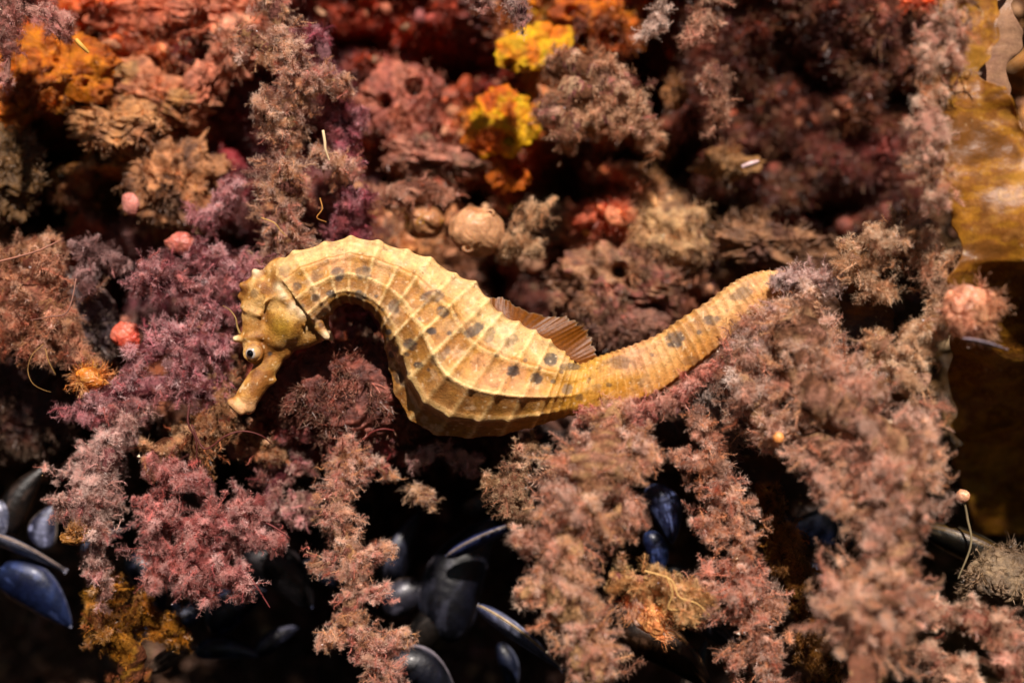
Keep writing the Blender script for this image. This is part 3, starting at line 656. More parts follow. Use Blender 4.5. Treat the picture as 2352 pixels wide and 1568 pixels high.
# ------------------------------------------------------------------ seaweeds
BEIGE = [(150,104,80),(182,142,104),(118,70,58),(165,120,82),(140,88,78)]
MAUVE = [(150,92,96),(118,62,70),(175,120,122),(135,76,70),(98,45,50)]
ROSE = [(150,80,75),(170,95,90),(125,60,62),(160,105,100),(140,70,60)]
TANP = [(172,120,88),(204,156,110),(146,94,70),(182,128,104),(112,70,50),(208,160,112)]
OLIVE = [(90,60,25),(120,80,35),(70,42,18),(140,95,40)]
CREAM = [(190,150,110),(215,180,140),(150,105,80),(120,75,60)]
PALE = (250,228,220)
frond('fuzzy_seaweed', 'tall beige fuzzy seaweed column rising to the top edge above the seahorse head', 'seaweed',
      [[(655,585,.9,70),(650,500,.8,75),(665,400,.6,72),(660,300,.5,70),(690,200,.5,72),(650,90,.5,62),(620,-20,.6,60),(610,-120,.8,50)],
       [(640,320,.3,40),(610,250,.0,34),(628,200,-.1,26)],[(700,180,.4,40),(760,190,.4,40),(800,200,.5,22)],[(620,120,.4,40),(575,85,.3,36),(545,75,.3,18)],
       [(720,360,.6,60),(770,370,.8,50),(810,400,1,36)]], BEIGE, 11, tuft=(.12,.27), nb=66, per=9, tips=(252,228,214), core=.4, bright=2.3)
frond('fuzzy_seaweed', 'wine red feathery seaweed on the right flank of the tall beige column', 'seaweed',
      [[(790,540,1.4,45),(800,460,1.3,50),(790,330,1.2,50),(760,230,1.1,45),(745,130,1.0,42),(720,60,1.0,34)],[(800,480,1.2,34),(850,440,1.2,26)],[(800,310,1.2,34),(835,250,1.2,24)]],
      [(120,40,55),(150,75,90),(105,45,45),(160,110,115)], 12, tuft=(.16,.3), nb=46, per=8, tips=(190,140,150), core=.4)
frond('fuzzy_seaweed', 'mauve bushy seaweed with feathery tufts left of the seahorse head', 'seaweed',
      [[(560,640,.9,60),(500,600,.9,60),(440,570,.9,45)],[(520,720,1.0,80),(430,660,.8,70),(350,640,.7,50),(320,600,.8,26)],[(520,800,.9,80),(430,790,.5,90),(360,800,.3,70),(290,850,.3,46)],
       [(500,900,.9,70),(420,880,.4,70),(330,890,.3,70),(230,920,.3,56),(185,960,.3,30)],[(460,520,1.2,50),(510,470,1.2,46),(540,420,1.3,34)]],
      MAUVE, 13, bright=2.3, tuft=(.15,.28), nb=62, per=9, tips=(235,200,205), core=.45, lib=TUFTS_HAIR + TUFTS)
frond('fuzzy_seaweed', 'tan and brown crusty seaweed clump under the seahorse snout', 'seaweed',
      [[(530,960,.9,60),(480,1000,.6,60),(420,1010,.5,60),(350,1050,.5,60)],[(560,990,.9,46),(600,1030,.9,40),(640,1050,1,26)],[(500,840,1,50),(520,900,.9,46),(520,960,.9,46)]],
      [(150,100,60),(110,60,40),(180,135,95),(120,50,40),(90,50,30)], 14, tuft=(.12,.24), nb=70, per=8, tips=(225,190,150))
frond('fuzzy_seaweed', 'greyish pink ragged seaweed hanging at the left beside the mussels', 'seaweed',
      [[(330,930,.4,60),(270,1000,.1,60),(230,1080,.0,66),(200,1140,-.1,66),(225,1210,.0,60),(215,1290,.1,50),(240,1370,.3,40)],[(210,1080,0,40),(140,1095,0,26)],[(180,1150,-.1,44),(125,1160,0,30)],
       [(240,1040,.1,34),(180,1040,.1,20)]], [(140,105,100),(170,135,125),(110,70,65),(125,85,70),(150,90,90)], 15, tuft=(.13,.26), nb=62, per=9, tips=PALE, bright=2.4)
frond('fuzzy_seaweed', 'rosy pink bushy seaweed with pointed sprigs at the lower left', 'seaweed',
      [[(330,1180,.2,50),(400,1200,-.1,70),(480,1210,-.2,80),(560,1180,-.1,62),(600,1140,.1,40)],[(440,1230,-.1,60),(470,1290,-.2,60),(540,1320,-.2,48),(560,1370,-.1,26)],
       [(360,1220,.1,44),(360,1290,.0,40),(350,1350,.0,24)],[(560,1230,-.1,44),(620,1240,0,26),(645,1240,0,14)],[(400,1290,.0,50),(440,1330,-.1,40),(490,1370,-.1,24)],[(340,1060,.3,44),(400,1090,.2,50),(480,1110,.2,50)]],
      ROSE, 16, bright=1.55, tuft=(.14,.26), nb=66, per=9, tips=(245,205,200), lib=TUFTS_HAIR + TUFTS)
frond('fuzzy_seaweed', 'cream and pink fuzzy seaweed hanging below the snout to the bottom edge', 'seaweed',
      [[(790,1010,.5,50),(790,1070,.3,66),(775,1130,.2,60),(775,1200,.1,50),(805,1270,.0,62),(815,1340,.0,60),(800,1410,.0,52),(840,1470,.0,56),(880,1530,.0,54),(900,1600,.1,50)],
       [(820,1290,0,40),(870,1265,0,32),(912,1250,0,16)],[(820,1360,0,50),(860,1370,0,40),(880,1350,0,22)],[(780,1450,0,36),(735,1470,0,18)],[(870,1490,0,36),(920,1465,0,26),(942,1455,0,12)],
       [(790,1060,.3,44),(850,1060,.4,42),(900,1090,.5,26)],[(760,1290,0,30),(715,1300,0,12)]],
      [(165,112,88),(196,146,98),(130,80,64),(160,95,84),(180,135,105)], 17, bright=2.3, tuft=(.11,.25), nb=66, per=9, tips=(252,228,214))
frond('fuzzy_seaweed', 'dusky mauve seaweed in the shade left of the cream hanging one', 'seaweed',
      [[(700,1060,1.4,40),(640,1100,1.3,50),(620,1170,1.2,44),(690,1170,1.2,34)],[(690,1130,1.3,36),(700,1200,1.2,26)]], MAUVE, 18, tuft=(.14,.26), nb=44, per=7)
frond('fuzzy_seaweed', 'small cream tangled seaweed sprig beneath the belly beside the thick stem', 'seaweed',
      [[(1230,1010,.2,40),(1190,1060,.0,46),(1170,1120,-.1,44),(1200,1170,-.1,34),(1190,1210,-.1,16)],[(1170,1110,-.1,34),(1120,1100,-.1,22)]], CREAM, 19, tuft=(.12,.24), nb=60, per=7, tips=(245,220,180), core=.3)
frond('fuzzy_seaweed', 'tiny mauve seaweed tuft floating in the dark below the belly', 'seaweed',
      [[(940,1060,1.0,16),(970,1045,.9,18),(1005,1030,.9,12)],[(1005,1030,.9,12),(1040,1045,1,6),(1080,1060,1,18),(1085,1090,1,14)]], [(120,80,90),(150,110,110)], 20, tuft=(.12,.22), nb=60, per=5, core=.3)
frond('fuzzy_seaweed', 'lacy pale seaweed sprig below the mauve tuft under the belly', 'seaweed',
      [[(945,1120,.9,18),(975,1135,.8,20),(1005,1150,.8,10)]], CREAM, 21, tuft=(.12,.2), nb=60, per=5, core=.2)
frond('fuzzy_seaweed', 'thick pinkish tan woolly seaweed stem below the tail, blurred, running off the bottom edge', 'seaweed',
      [[(1420,930,-.8,50),(1400,990,-1.3,92),(1370,1060,-1.8,118),(1350,1140,-1.9,122),(1320,1210,-1.9,108),(1290,1290,-2,98),(1310,1370,-2,92),(1330,1450,-2,84),(1350,1520,-2,84),(1360,1620,-2,80)],
       [(1260,1240,-2,40),(1190,1240,-2,20)],[(1250,1340,-2,40),(1195,1370,-2,24)],[(1440,1020,-1.6,60),(1500,1060,-1.5,36)],[(1400,1180,-1.8,70),(1460,1200,-1.7,50)],[(1360,1500,-2,50),(1405,1540,-2,20)]],
      TANP, 22, bright=2.3, tuft=(.16,.34), nb=70, per=10, tips=(252,228,214), flow=(-.1,0,-.15), core=.55)
frond('fuzzy_seaweed', 'slender lacy seaweed stem right of the thick woolly one', 'seaweed',
      [[(1590,940,-.6,30),(1620,1000,-.8,46),(1650,1070,-.9,58),(1680,1140,-.9,62),(1700,1220,-1,56),(1690,1300,-1,66),(1710,1370,-1,72),(1740,1440,-1,70),(1760,1510,-1,66),(1780,1600,-1,60)],
       [(1600,1060,-.8,36),(1550,1040,-.7,22)],[(1640,1180,-.9,40),(1615,1230,-.9,20)],[(1740,1400,-1,40),(1800,1390,-1,22)],[(1700,1480,-1,40),(1680,1530,-1,24)],[(1640,1320,-1,40),(1610,1350,-1,20)]],
      [(150,98,74),(186,128,86),(124,74,58),(170,98,72),(140,100,82)], 23, bright=2.4, tuft=(.13,.27), nb=62, per=9, tips=(252,228,214), core=.35)
frond('fuzzy_seaweed', 'blurred large woolly seaweed descending from the tail tip to the lower right', 'seaweed',
      [[(1800,640,-.3,30),(1850,690,-.6,76),(1830,790,-1.2,118),(1860,890,-1.8,130),(1960,960,-2.2,150),(2040,1040,-2.4,128),(2060,1130,-2.6,104),(2050,1220,-2.7,108),(2040,1310,-2.8,120),(2010,1400,-2.9,110),(1990,1480,-3,90)],
       [(1740,800,-.9,60),(1690,850,-1,50),(1740,930,-1.2,60),(1790,1020,-1.4,50)],[(1880,1000,-2,80),(1900,1080,-2.2,60),(1880,1120,-2.2,30)],[(1990,1150,-2.5,60),(1920,1140,-2.5,34)],[(2100,960,-2.2,70),(2130,1040,-2.3,50)],
       [(1960,1330,-2.8,60),(1900,1390,-2.8,34)],[(1780,740,-.8,50),(1720,790,-.9,36)]],
      [(176,128,96),(204,158,116),(138,92,68),(176,124,102),(104,68,48)], 24, bright=2.4, tuft=(.16,.36), nb=66, per=10, tips=(252,228,214), flow=(-.1,-.1,-.15), core=.6)
frond('fuzzy_seaweed', 'pale branching seaweed clump at the right between the tail tip and the golden kelp', 'seaweed',
      [[(1950,640,-.6,50),(1980,590,-.8,60),(2040,570,-1,60),(2110,540,-1.2,62),(2140,510,-1.2,30)],[(1960,580,-.7,36),(1935,550,-.7,16)],[(2130,580,-1.2,60),(2170,640,-1.3,70),(2150,730,-1.4,62),(2100,790,-1.5,76),(2060,850,-1.6,70),(2130,880,-1.7,60)],
       [(1990,560,-.8,20),(2010,525,-.8,10)],[(2160,590,-1.3,40),(2230,600,-1.2,24)],[(2000,640,-.9,50),(2050,680,-1,46)],[(2030,760,-1.4,50),(1990,800,-1.4,34)]],
      [(205,165,125),(180,130,90),(220,180,145),(150,105,65),(190,145,120)], 25, tuft=(.14,.3), nb=60, per=9, tips=(250,228,200), core=.45)
frond('fuzzy_seaweed', 'thin pink red runner of seaweed clasped under the seahorse tail', 'seaweed',
      [[(1330,960,-.65,24),(1400,950,-.75,26),(1480,940,-.75,22),(1550,915,-.75,22),(1600,870,-.75,24),(1650,845,-.8,34),(1700,820,-.9,40)]], [(190,105,95),(215,140,120),(160,80,75),(200,150,130)], 26, tuft=(.1,.2), nb=110, per=5, tips=(245,205,190), core=.5)
frond('fuzzy_seaweed', 'lilac white fuzz crowning the holdfast right of the tail tip', 'seaweed',
      [[(1775,640,-.6,12),(1805,644,-.75,20),(1840,636,-.7,28),(1890,640,-.6,24),(1925,660,-.6,22)],[(1790,700,-.9,14),(1760,740,-.9,20),(1720,770,-.9,20),(1690,800,-.9,16)]], [(205,175,170),(190,150,140),(220,190,180)], 27, tuft=(.1,.2), nb=100, per=5, tips=(250,235,230), core=.4)
frond('fuzzy_seaweed', 'spiky white edged fringe along the left edge of the golden kelp', 'seaweed',
      [[(2200,-60,-2.3,44),(2190,30,-2.3,38),(2170,100,-2.4,38),(2150,180,-2.4,40),(2150,260,-2.4,40),(2140,330,-2.4,40),(2150,410,-2.4,34),(2165,470,-2.3,22)],[(2150,120,-2.3,30),(2110,190,-2.3,22)],[(2140,230,-2.4,30),(2095,290,-2.4,20)],[(2140,330,-2.4,24),(2085,390,-2.4,14)],
       [(2190,80,-2.3,50),(2230,60,-2.3,36)]],
      [(175,125,110),(200,150,125),(130,85,70),(150,100,60)], 28, bright=2.6, tuft=(.12,.3), nb=40, per=7, blen=(.5,1.6), tips=(252,235,215), tipamt=.8, flow=(-.35,-.1,0), core=.3)
frond('fuzzy_seaweed', 'rough brown and pink seaweed clump at the left edge beside the mussels', 'seaweed',
      [[(-60,620,1,60),(20,640,.9,70),(80,690,.9,80),(130,740,.8,74),(170,800,.7,56),(220,850,.6,34)],[(-40,720,1,80),(40,760,.9,70),(110,820,.8,50)],[(60,600,1,40),(130,620,.9,34)],[(0,590,1.1,40),(80,570,1.1,24),(130,555,1.1,10)]],
      [(160,100,80),(190,130,100),(130,70,60),(175,125,85),(110,60,45)], 29, tuft=(.16,.32), nb=52, per=8, tips=(230,190,160), core=.5)
frond('fuzzy_seaweed', 'pink wispy seaweed hanging in the top left corner', 'seaweed',
      [[(-40,-40,-.2,60),(40,10,-.2,60),(110,40,-.2,40),(165,45,-.1,16)],[(20,20,-.2,40),(20,90,-.2,24),(15,190,-.1,16)],[(120,50,-.2,20),(150,90,-.1,16)]],
      [(190,130,125),(160,100,95),(205,150,135)], 30, tuft=(.15,.3), nb=52, per=7, tips=(245,215,200), lib=TUFTS_HAIR, core=.35)
frond('fuzzy_seaweed', 'small mauve seaweed tuft hanging from the top edge at the centre', 'seaweed',
      [[(1170,-40,.2,44),(1190,10,.2,40),(1200,50,.2,26)],[(1110,-30,.4,30),(1100,10,.4,26)]], [(150,100,100),(175,130,120),(120,75,80)], 31, tuft=(.14,.28), nb=60, per=7, tips=PALE, core=.4)
frond('fuzzy_seaweed', 'thin white stringy seaweed dangling in the dark hollow near the top', 'seaweed',
      [[(1525,-30,1,8),(1522,20,1,6),(1500,60,1,8),(1480,85,1,6)],[(1512,40,1,6),(1528,60,1,4)]], [(190,160,145),(210,185,170)], 32, tuft=(.1,.2), nb=70, per=3, tips=(245,230,220), core=.5)
frond('fuzzy_seaweed', 'pale pink seaweed fringe beside the dark hollow at the top right', 'seaweed',
      [[(1640,-30,1.5,50),(1620,40,1.4,44),(1600,90,1.3,30),(1570,80,1.2,14)],[(1640,150,1.6,40),(1650,230,1.6,34),(1640,300,1.7,20)]], [(150,100,85),(180,135,110),(120,75,65)], 33, tuft=(.16,.3), nb=50, per=7, tips=(235,205,180), core=.4)
frond('fuzzy_seaweed', 'woolly tan and pink lump of growth below the yellow sponge', 'seaweed',
      [[(1260,150,2.2,50),(1330,160,1.9,70),(1400,190,1.8,84),(1450,240,1.9,70),(1470,300,2.0,40)],[(1260,230,2,50),(1300,280,1.9,60),(1370,280,1.8,60),(1420,270,1.9,50)],[(1290,200,1.9,60),(1360,220,1.7,60)],[(1480,300,2.1,40),(1510,340,2.1,26)]],
      [(190,145,110),(165,115,90),(205,165,130),(150,90,85),(130,85,60)], 34, tuft=(.16,.32), nb=50, per=8, tips=(232,200,170), flow=(-.2,-.2,-.1), core=.62)
frond('fuzzy_seaweed', 'dark brown seaweed frond hanging right of the slender lacy stem', 'seaweed',
      [[(1760,1120,.6,40),(1790,1200,.4,46),(1820,1290,.3,56),(1850,1370,.2,62),(1880,1450,.2,64),(1900,1540,.2,66),(1910,1640,.2,60)]], OLIVE, 35, tuft=(.18,.34), nb=50, per=8, tips=(190,140,90), tipamt=.5, core=.7)
frond('fuzzy_seaweed', 'mustard brown seaweed frond trailing down at the bottom left', 'seaweed',
      [[(250,1330,.5,46),(230,1390,.6,60),(250,1450,.7,66),(300,1500,.8,50),(300,1600,.9,46)],[(300,1400,.7,50),(370,1430,.9,50),(430,1460,1,30)]], [(140,90,25),(110,65,20),(165,115,40),(80,45,20),(130,75,50)], 36, tuft=(.16,.3), nb=50, per=8, tips=(200,150,80), tipamt=.45, core=.7)
frond('fuzzy_seaweed', 'curling pale fringed seaweed in the bottom right corner', 'seaweed',
      [[(2080,1400,-2,40),(2160,1400,-2.1,46),(2250,1430,-2.2,50),(2330,1470,-2.2,50),(2420,1500,-2.2,50)],[(2120,1480,-2,40),(2160,1540,-2,50),(2240,1590,-2,50)],[(2300,1500,-2.2,50),(2330,1570,-2.2,50)]],
      [(170,110,90),(120,60,45),(200,150,120),(90,40,30)], 37, tuft=(.18,.4), nb=34, per=6, tips=(250,225,200), tipamt=.8, core=.6, flow=(0,-.1,.1))
frond('fuzzy_seaweed', 'yellowish stringy branch reaching right from the thick woolly stem', 'seaweed',
      [[(1400,1330,-1.6,36),(1470,1330,-1.4,38),(1530,1350,-1.3,40),(1570,1390,-1.2,36),(1590,1420,-1.2,14)],[(1540,1340,-1.3,20),(1600,1370,-1.2,12),(1640,1405,-1.2,6)]], [(190,130,100),(215,165,110),(150,90,80)], 38, tuft=(.16,.3), nb=60, per=7, tips=(250,220,160), lib=TUFTS_HAIR, core=.5)
frond('fuzzy_seaweed', 'rust red thin film of weed draped over the boulder behind the belly', 'seaweed',
      [[(650,990,1.3,30),(740,1000,1.2,30),(830,1010,1.2,26),(900,1015,1.3,20)]], [(110,45,45),(140,70,65),(90,35,35),(165,110,100)], 39, tuft=(.12,.26), nb=40, per=5, tips=(200,150,150), lib=TUFTS_HAIR, core=.4)

frond('fuzzy_seaweed', 'plum coloured weed filling the crook under the seahorse neck', 'seaweed',
      [[(800,770,1.4,30),(835,725,1.3,40),(865,760,1.4,30)]], [(120,60,70),(145,85,95),(100,45,52)], 40, tuft=(.12,.26), nb=50, per=5, tips=(215,175,190), lib=TUFTS_HAIR, core=.4)

frond('fuzzy_seaweed', 'tan curly seaweed tuft right of the pale peach sea squirt', 'seaweed',
      [[(1150,590,2.0,30),(1190,540,1.8,40),(1220,490,1.8,44),(1260,470,1.9,30)],[(1190,560,1.8,30),(1240,580,1.8,26)]], [(170,130,95),(195,155,115),(130,95,70)], 41, tuft=(.14,.28), nb=46, per=7, tips=(240,215,180), core=.45)
frond('fuzzy_seaweed', 'dull pink seaweed tuft above the ochre knob', 'seaweed',
      [[(880,470,2.0,40),(930,440,2.0,44),(990,430,2.1,36),(1040,450,2.1,24)]], [(150,100,80),(175,120,100),(120,75,60)], 42, tuft=(.14,.28), nb=44, per=7, tips=(230,190,165), core=.45)
frond('fuzzy_seaweed', 'brown wispy seaweed overhanging the grey stone at the left', 'seaweed',
      [[(170,560,1.0,40),(230,580,1.0,40),(290,600,1.1,30)],[(190,600,.9,30),(200,660,.9,24)]], [(110,80,80),(140,105,100),(90,62,60)], 43, tuft=(.16,.3), nb=40, per=7, tips=(190,160,160), core=.4)

# ------------------------------------------------------------------ lumps: rocks, sponges, sea squirts
def blob(name, label, cat, px, py, Y, rx, rz, ry, cols, seed, mat=None, amp=.18, freq=1.4, rot=0, sub=6, holes=(), siph=(), group=None, fine=.05, parent=None, fuzz=None):
    if fuzz is None: fuzz = {'stone': 130, 'sponge': 100, 'coralline_crust': 60, 'boulder': 160}.get(name, 0)
    if name != 'sea_squirt' and Y > 1.5 : Y += .6; amp *= 1.6; rx *= 1.1; rz *= 1.1
    iv3, if3 = ico(sub); v = iv3.copy(); q = v * freq + seed * 3.7
    q = q + .5 * np.stack([fbm(q * .8 + j * 9, 2, seed + 60) for j in range(3)], -1)
    r = 1 + amp * fbm(q * .8, 3, seed) + fine * fbm(q * 4, 3, seed + 1)
    v = v * r[:, None] * np.array([rx, ry, rz]) / 100
    c, s = math.cos(rot), math.sin(rot); v = np.stack([v[:, 0] * c - v[:, 2] * s, v[:, 1], v[:, 0] * s + v[:, 2] * c], -1)
    ctr = at(px, py, Y); V = v + ctr
    cc = np.array([lin(k) for k in cols]); n = np.clip(fbm(V * 1.8, 4, seed + 5) * .8 + .5, 0, .999) * (len(cc) - 1)
    i = np.floor(n).astype(int); f = (n - i)[:, None]; C = cc[i] * (1 - f) + cc[np.minimum(i + 1, len(cc) - 1)] * f
    C = C * (1 + .25 * fbm(V * 6, 3, seed + 8))[:, None]
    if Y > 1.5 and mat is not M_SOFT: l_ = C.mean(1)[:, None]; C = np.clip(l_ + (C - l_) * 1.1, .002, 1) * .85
    for (hx, hy, hr, hd) in holes:
        h = at(hx, hy, Y); d2 = ((V[:, 0] - h[0]) ** 2 + (V[:, 2] - h[2]) ** 2) / (hr / 100) ** 2; k = np.exp(-d2 ** 1.5) * (V[:, 1] < ctr[1])
        V[:, 1] += k * hd; rim = np.exp(-((np.sqrt(d2) - 1.35) / .3) ** 2) * (V[:, 1] < ctr[1]); V[:, 1] -= rim * hr / 100 * .3
    if siph or parent is None and False: pass
    root = empty(name, ctr, label, cat, group) if siph else None
    if root is None:
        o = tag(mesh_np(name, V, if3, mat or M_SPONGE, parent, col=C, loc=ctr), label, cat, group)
        if fuzz:
            rs = np.random.RandomState(seed); nr = (V - ctr) / np.array([rx, ry, rz]) ** 2; nr /= np.linalg.norm(nr, axis=1)[:, None]
            ok = np.where((nr[:, 1] < .5) & (fbm(V * 1.5, 3, seed + 40) > -.15))[0]; sel = rs.choice(ok, int(fuzz * max(.25, rx * rz / 5000)))
            c = C[sel] * rs.lognormal(.1, .4, (len(sel), 1)); v_, f_, c_ = place_tufts(V[sel], nr[sel] + rs.normal(size=(len(sel), 3)) * .5 + np.array([0, 0, -.3]), rs.uniform(.18, .5, len(sel)), c, rs, TUFTS_LO, (c * .5 + lin((225, 190, 160)) * .5), .6)
            mesh_np('fuzz', v_, f_, M_FUZZ, o, col=c_, smooth=False)
        return o
    mesh_np('body', V, if3, mat or M_SPONGE, root, col=C)
    for (hx, hy, hr) in siph:
        h = at(hx, hy, Y); near = (V[:, 0] - h[0]) ** 2 + (V[:, 2] - h[2]) ** 2; fr_ = V[:, 1] < ctr[1]
        yy = V[fr_, 1][np.argmin(near[fr_])]; th = np.linspace(0, 2 * np.pi, 29)[:-1]; R = hr / 100
        rings = []
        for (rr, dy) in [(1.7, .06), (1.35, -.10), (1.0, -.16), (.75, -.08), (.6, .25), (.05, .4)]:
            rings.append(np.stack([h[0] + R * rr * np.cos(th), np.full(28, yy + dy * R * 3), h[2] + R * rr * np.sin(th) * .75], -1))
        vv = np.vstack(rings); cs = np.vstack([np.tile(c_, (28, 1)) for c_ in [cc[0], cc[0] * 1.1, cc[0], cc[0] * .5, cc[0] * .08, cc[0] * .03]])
        mesh_np('siphon', vv, grid_faces(6, 28, True), mat or M_SPONGE, root, col=cs)
    return root
blob('sea_squirt', 'pale peach rounded sea squirt with an open siphon above the dorsal fin', 'sea squirt', 1094,530,1.9, 66,60,55, [(190,140,100),(212,158,115),(175,112,66)], 51, M_SOFT, .1, 1.3, fine=.02, siph=[(1076,572,9),(1125,492,8)])
blob('sea_squirt', 'ochre yellow knob left of the peach sea squirt', 'sea squirt', 975,508,2.3, 48,42,45, [(195,138,60),(180,125,85),(140,95,60)], 52, M_SOFT, .14, 1.5, fine=.02, siph=[(968,512,7)])
blob('stone', 'tan pink knobbly stone with a dark red pit to the right of the dorsal fin', 'stone', 1425,660,2.6, 130,88,90, [(125,80,62),(165,115,85),(190,145,110),(150,85,75),(120,85,60)], 53, M_ROCK, .26, 1.9, fine=.12, holes=[(1420,624,17,.9),(1360,640,9,.5),(1500,700,10,.4)])
blob('stone', 'brown pink lumpy stone under the fin beside the seahorse tail', 'stone', 1440,760,2.2, 90,42,50, [(110,70,58),(150,105,85),(130,80,75)], 54, M_ROCK, .3, 2.2, fine=.12, holes=[(1380,740,10,.4)])
blob('sponge', 'sandy beige smooth sponge mound above the tail', 'sponge', 1545,540,2.6, 84,72,60, [(200,160,115),(185,140,100),(215,175,130),(150,110,80)], 55, M_SPONGE, .22, 1.6, fine=.08)
blob('sponge', 'brown rounded sponge with a dark mouth at the edge of the black hollow', 'sponge', 1548,222,2.6, 32,28,28, [(130,85,50),(160,110,70)], 56, M_SPONGE, .15, 1.6, holes=[(1566,232,9,.4)])
blob('sponge', 'salmon pink sponge fold in the shade above the beige sponge', 'sponge', 1405,496,2.9, 66,34,40, [(205,95,65),(225,125,95),(150,60,35)], 57, M_SPONGE, .3, 1.9, rot=.3)
blob('sponge', 'bright yellow sponge patch, the lower of the two at the top centre', 'sponge', 1150,272,2.5, 72,62,24, [(245,165,8),(254,196,14),(235,135,4),(205,95,4)], 58, M_SPONGE, .32, 1.6, fine=.12, fuzz=0, holes=[(1085,250,14,.7),(1170,322,12,.6)])
blob('sponge', 'bright yellow sponge patch, the upper one near the top edge', 'sponge', 1236,112,2.6, 76,50,24, [(248,165,8),(255,200,18),(238,135,5)], 59, M_SPONGE, .34, 1.5, rot=.4, fine=.12, fuzz=0, holes=[(1170,150,12,.6)])
blob('sponge', 'burnt orange sponge crust at the top right of the yellow patches', 'sponge', 1360,50,3.0, 84,70,40, [(150,70,10),(190,95,15),(230,130,20),(110,45,10)], 60, M_SPONGE, .3, 1.5, fine=.12, holes=[(1345,95,16,.8),(1395,92,20,.7),(1310,30,14,.5)])
blob('sponge', 'deep orange sponge remnant dripping under the yellow patch', 'sponge', 1165,385,3.0, 34,52,26, [(200,90,8),(160,60,8),(225,120,15)], 61, M_SPONGE, .4, 2.0, fine=.14, fuzz=0, holes=[(1190,400,14,.7),(1140,350,12,.6)])
blob('sponge', 'orange sponge sheet at the top left edge', 'sponge', 95,160,1.8, 125,78,50, [(205,115,20),(225,140,20),(180,90,25),(190,110,50)], 62, M_SPONGE, .26, 1.8, fine=.12, holes=[(200,196,10,.4)])
blob('sponge', 'amber sponge hanging at the far left under the orange sheet', 'sponge', -10,275,1.9, 70,52,40, [(200,110,20),(150,85,25),(220,140,30)], 63, M_SPONGE, .3, 1.8, fine=.12)
blob('coralline_crust', 'salmon pink coralline crust plate at the top left', 'coralline alga', 330,35,2.5, 120,46,34, [(205,105,75),(225,130,95),(175,80,55)], 64, M_ROCK, .3, 1.7, fine=.08, holes=[(255,8,14,.5)])
blob('coralline_crust', 'pink ruffled coralline crust beside the beige column at the top', 'coralline alga', 520,30,2.0, 110,56,34, [(225,140,110),(205,110,80),(240,165,130)], 65, M_ROCK, .34, 2.2, fine=.1, holes=[(460,50,20,.7)])
blob('coralline_crust', 'pale pink coralline knob leaning down at the upper left', 'coralline alga', 545,108,1.8, 46,56,36, [(240,165,135),(225,140,110)], 66, M_ROCK, .26, 2.2, rot=.5)
blob('coralline_crust', 'peach coralline ridge sloping across the upper left', 'coralline alga', 345,215,2.3, 120,44,40, [(215,135,95),(230,155,115),(170,100,70),(190,140,90)], 67, M_ROCK, .4, 2.4, rot=-.3, fine=.15, holes=[(375,225,10,.4),(300,240,10,.4)])
blob('coralline_crust', 'pink coralline fold rising between the ridge and the pale knob', 'coralline alga', 480,180,2.2, 34,66,34, [(232,150,120),(205,120,90)], 68, M_ROCK, .35, 2.4, rot=-.35, fine=.12)
blob('coralline_crust', 'rosy pitted coralline slab right of the beige column', 'coralline alga', 930,240,3.0, 84,84,40, [(190,110,90),(160,85,70),(210,130,105)], 69, M_ROCK, .26, 1.8, fine=.1, holes=[(885,237,15,.8),(953,206,19,.9),(1000,270,10,.5)])
blob('coralline_crust', 'pink chalky coralline lumps below the pitted slab', 'coralline alga', 985,360,2.8, 84,44,40, [(190,120,100),(215,150,125),(150,90,75),(150,110,85)], 70, M_ROCK, .4, 2.6, rot=-.25, fine=.16)
blob('sponge', 'grainy ochre sponge ball with orange grains at the left', 'sponge', 395,420,2.0, 96,84,50, [(150,100,66),(190,132,92),(214,150,104),(110,70,46)], 71, M_ROCK, .34, 2.4, fine=.22)
blob('sponge', 'small tan sponge lump right of the grey gap at the upper left', 'sponge', 270,290,1.8, 84,48,46, [(200,140,90),(225,165,115),(160,105,70)], 72, M_ROCK, .36, 2.2, fine=.2)
blob('sponge', 'olive fuzzy cushion on the left edge', 'sponge', 10,395,1.8, 74,90,46, [(96,66,30),(126,90,50),(74,50,26)], 73, M_ROCK, .34, 2, fine=.2)
blob('sea_squirt', 'glossy light pink sea squirt tip under the ochre sponge ball', 'sea squirt', 300,468,1.5, 21,27,14, [(215,145,132),(195,110,95)], 74, M_SOFT, .1, 1.4, rot=.3)
blob('sea_squirt', 'pink and peach sea squirt above the mauve seaweed', 'sea squirt', 418,560,1.5, 36,26,18, [(195,125,105),(200,105,92),(160,95,75)], 75, M_SOFT, .15, 1.4)
blob('sea_squirt', 'coral red angular sea squirt beside the black gap at the left', 'sea squirt', 290,770,1.2, 36,36,18, [(205,80,60),(220,110,85),(225,150,130)], 76, M_SOFT, .22, 1.3)
blob('sea_squirt', 'orange yellow sea squirt sitting in the fuzz at the left', 'sea squirt', 212,872,.3, 34,25,26, [(205,130,45),(190,105,35),(215,155,80)], 77, M_SOFT, .18, 1.6, rot=-.4, fuzz=260)
blob('sea_squirt', 'amber lump set in the ragged seaweed near the mussels', 'sea squirt', 165,1238,-.35, 30,15,18, [(150,100,45),(175,125,75)], 78, M_SOFT, .2, 1.6, fuzz=200)
blob('sea_squirt', 'translucent peach round sea squirt at the right edge by the kelp', 'sea squirt', 2228,712,-2.5, 60,56,36, [(205,140,108),(218,158,116),(185,118,90)], 79, M_SOFT, .16, 1.4, fuzz=110)
blob('sponge', 'smooth orange tongue of sponge hanging below the woolly stem', 'sponge', 1478,1402,-1.1, 34,62,26, [(235,150,90),(245,170,105),(215,120,70)], 80, M_SOFT, .16, 1.3, rot=.55)
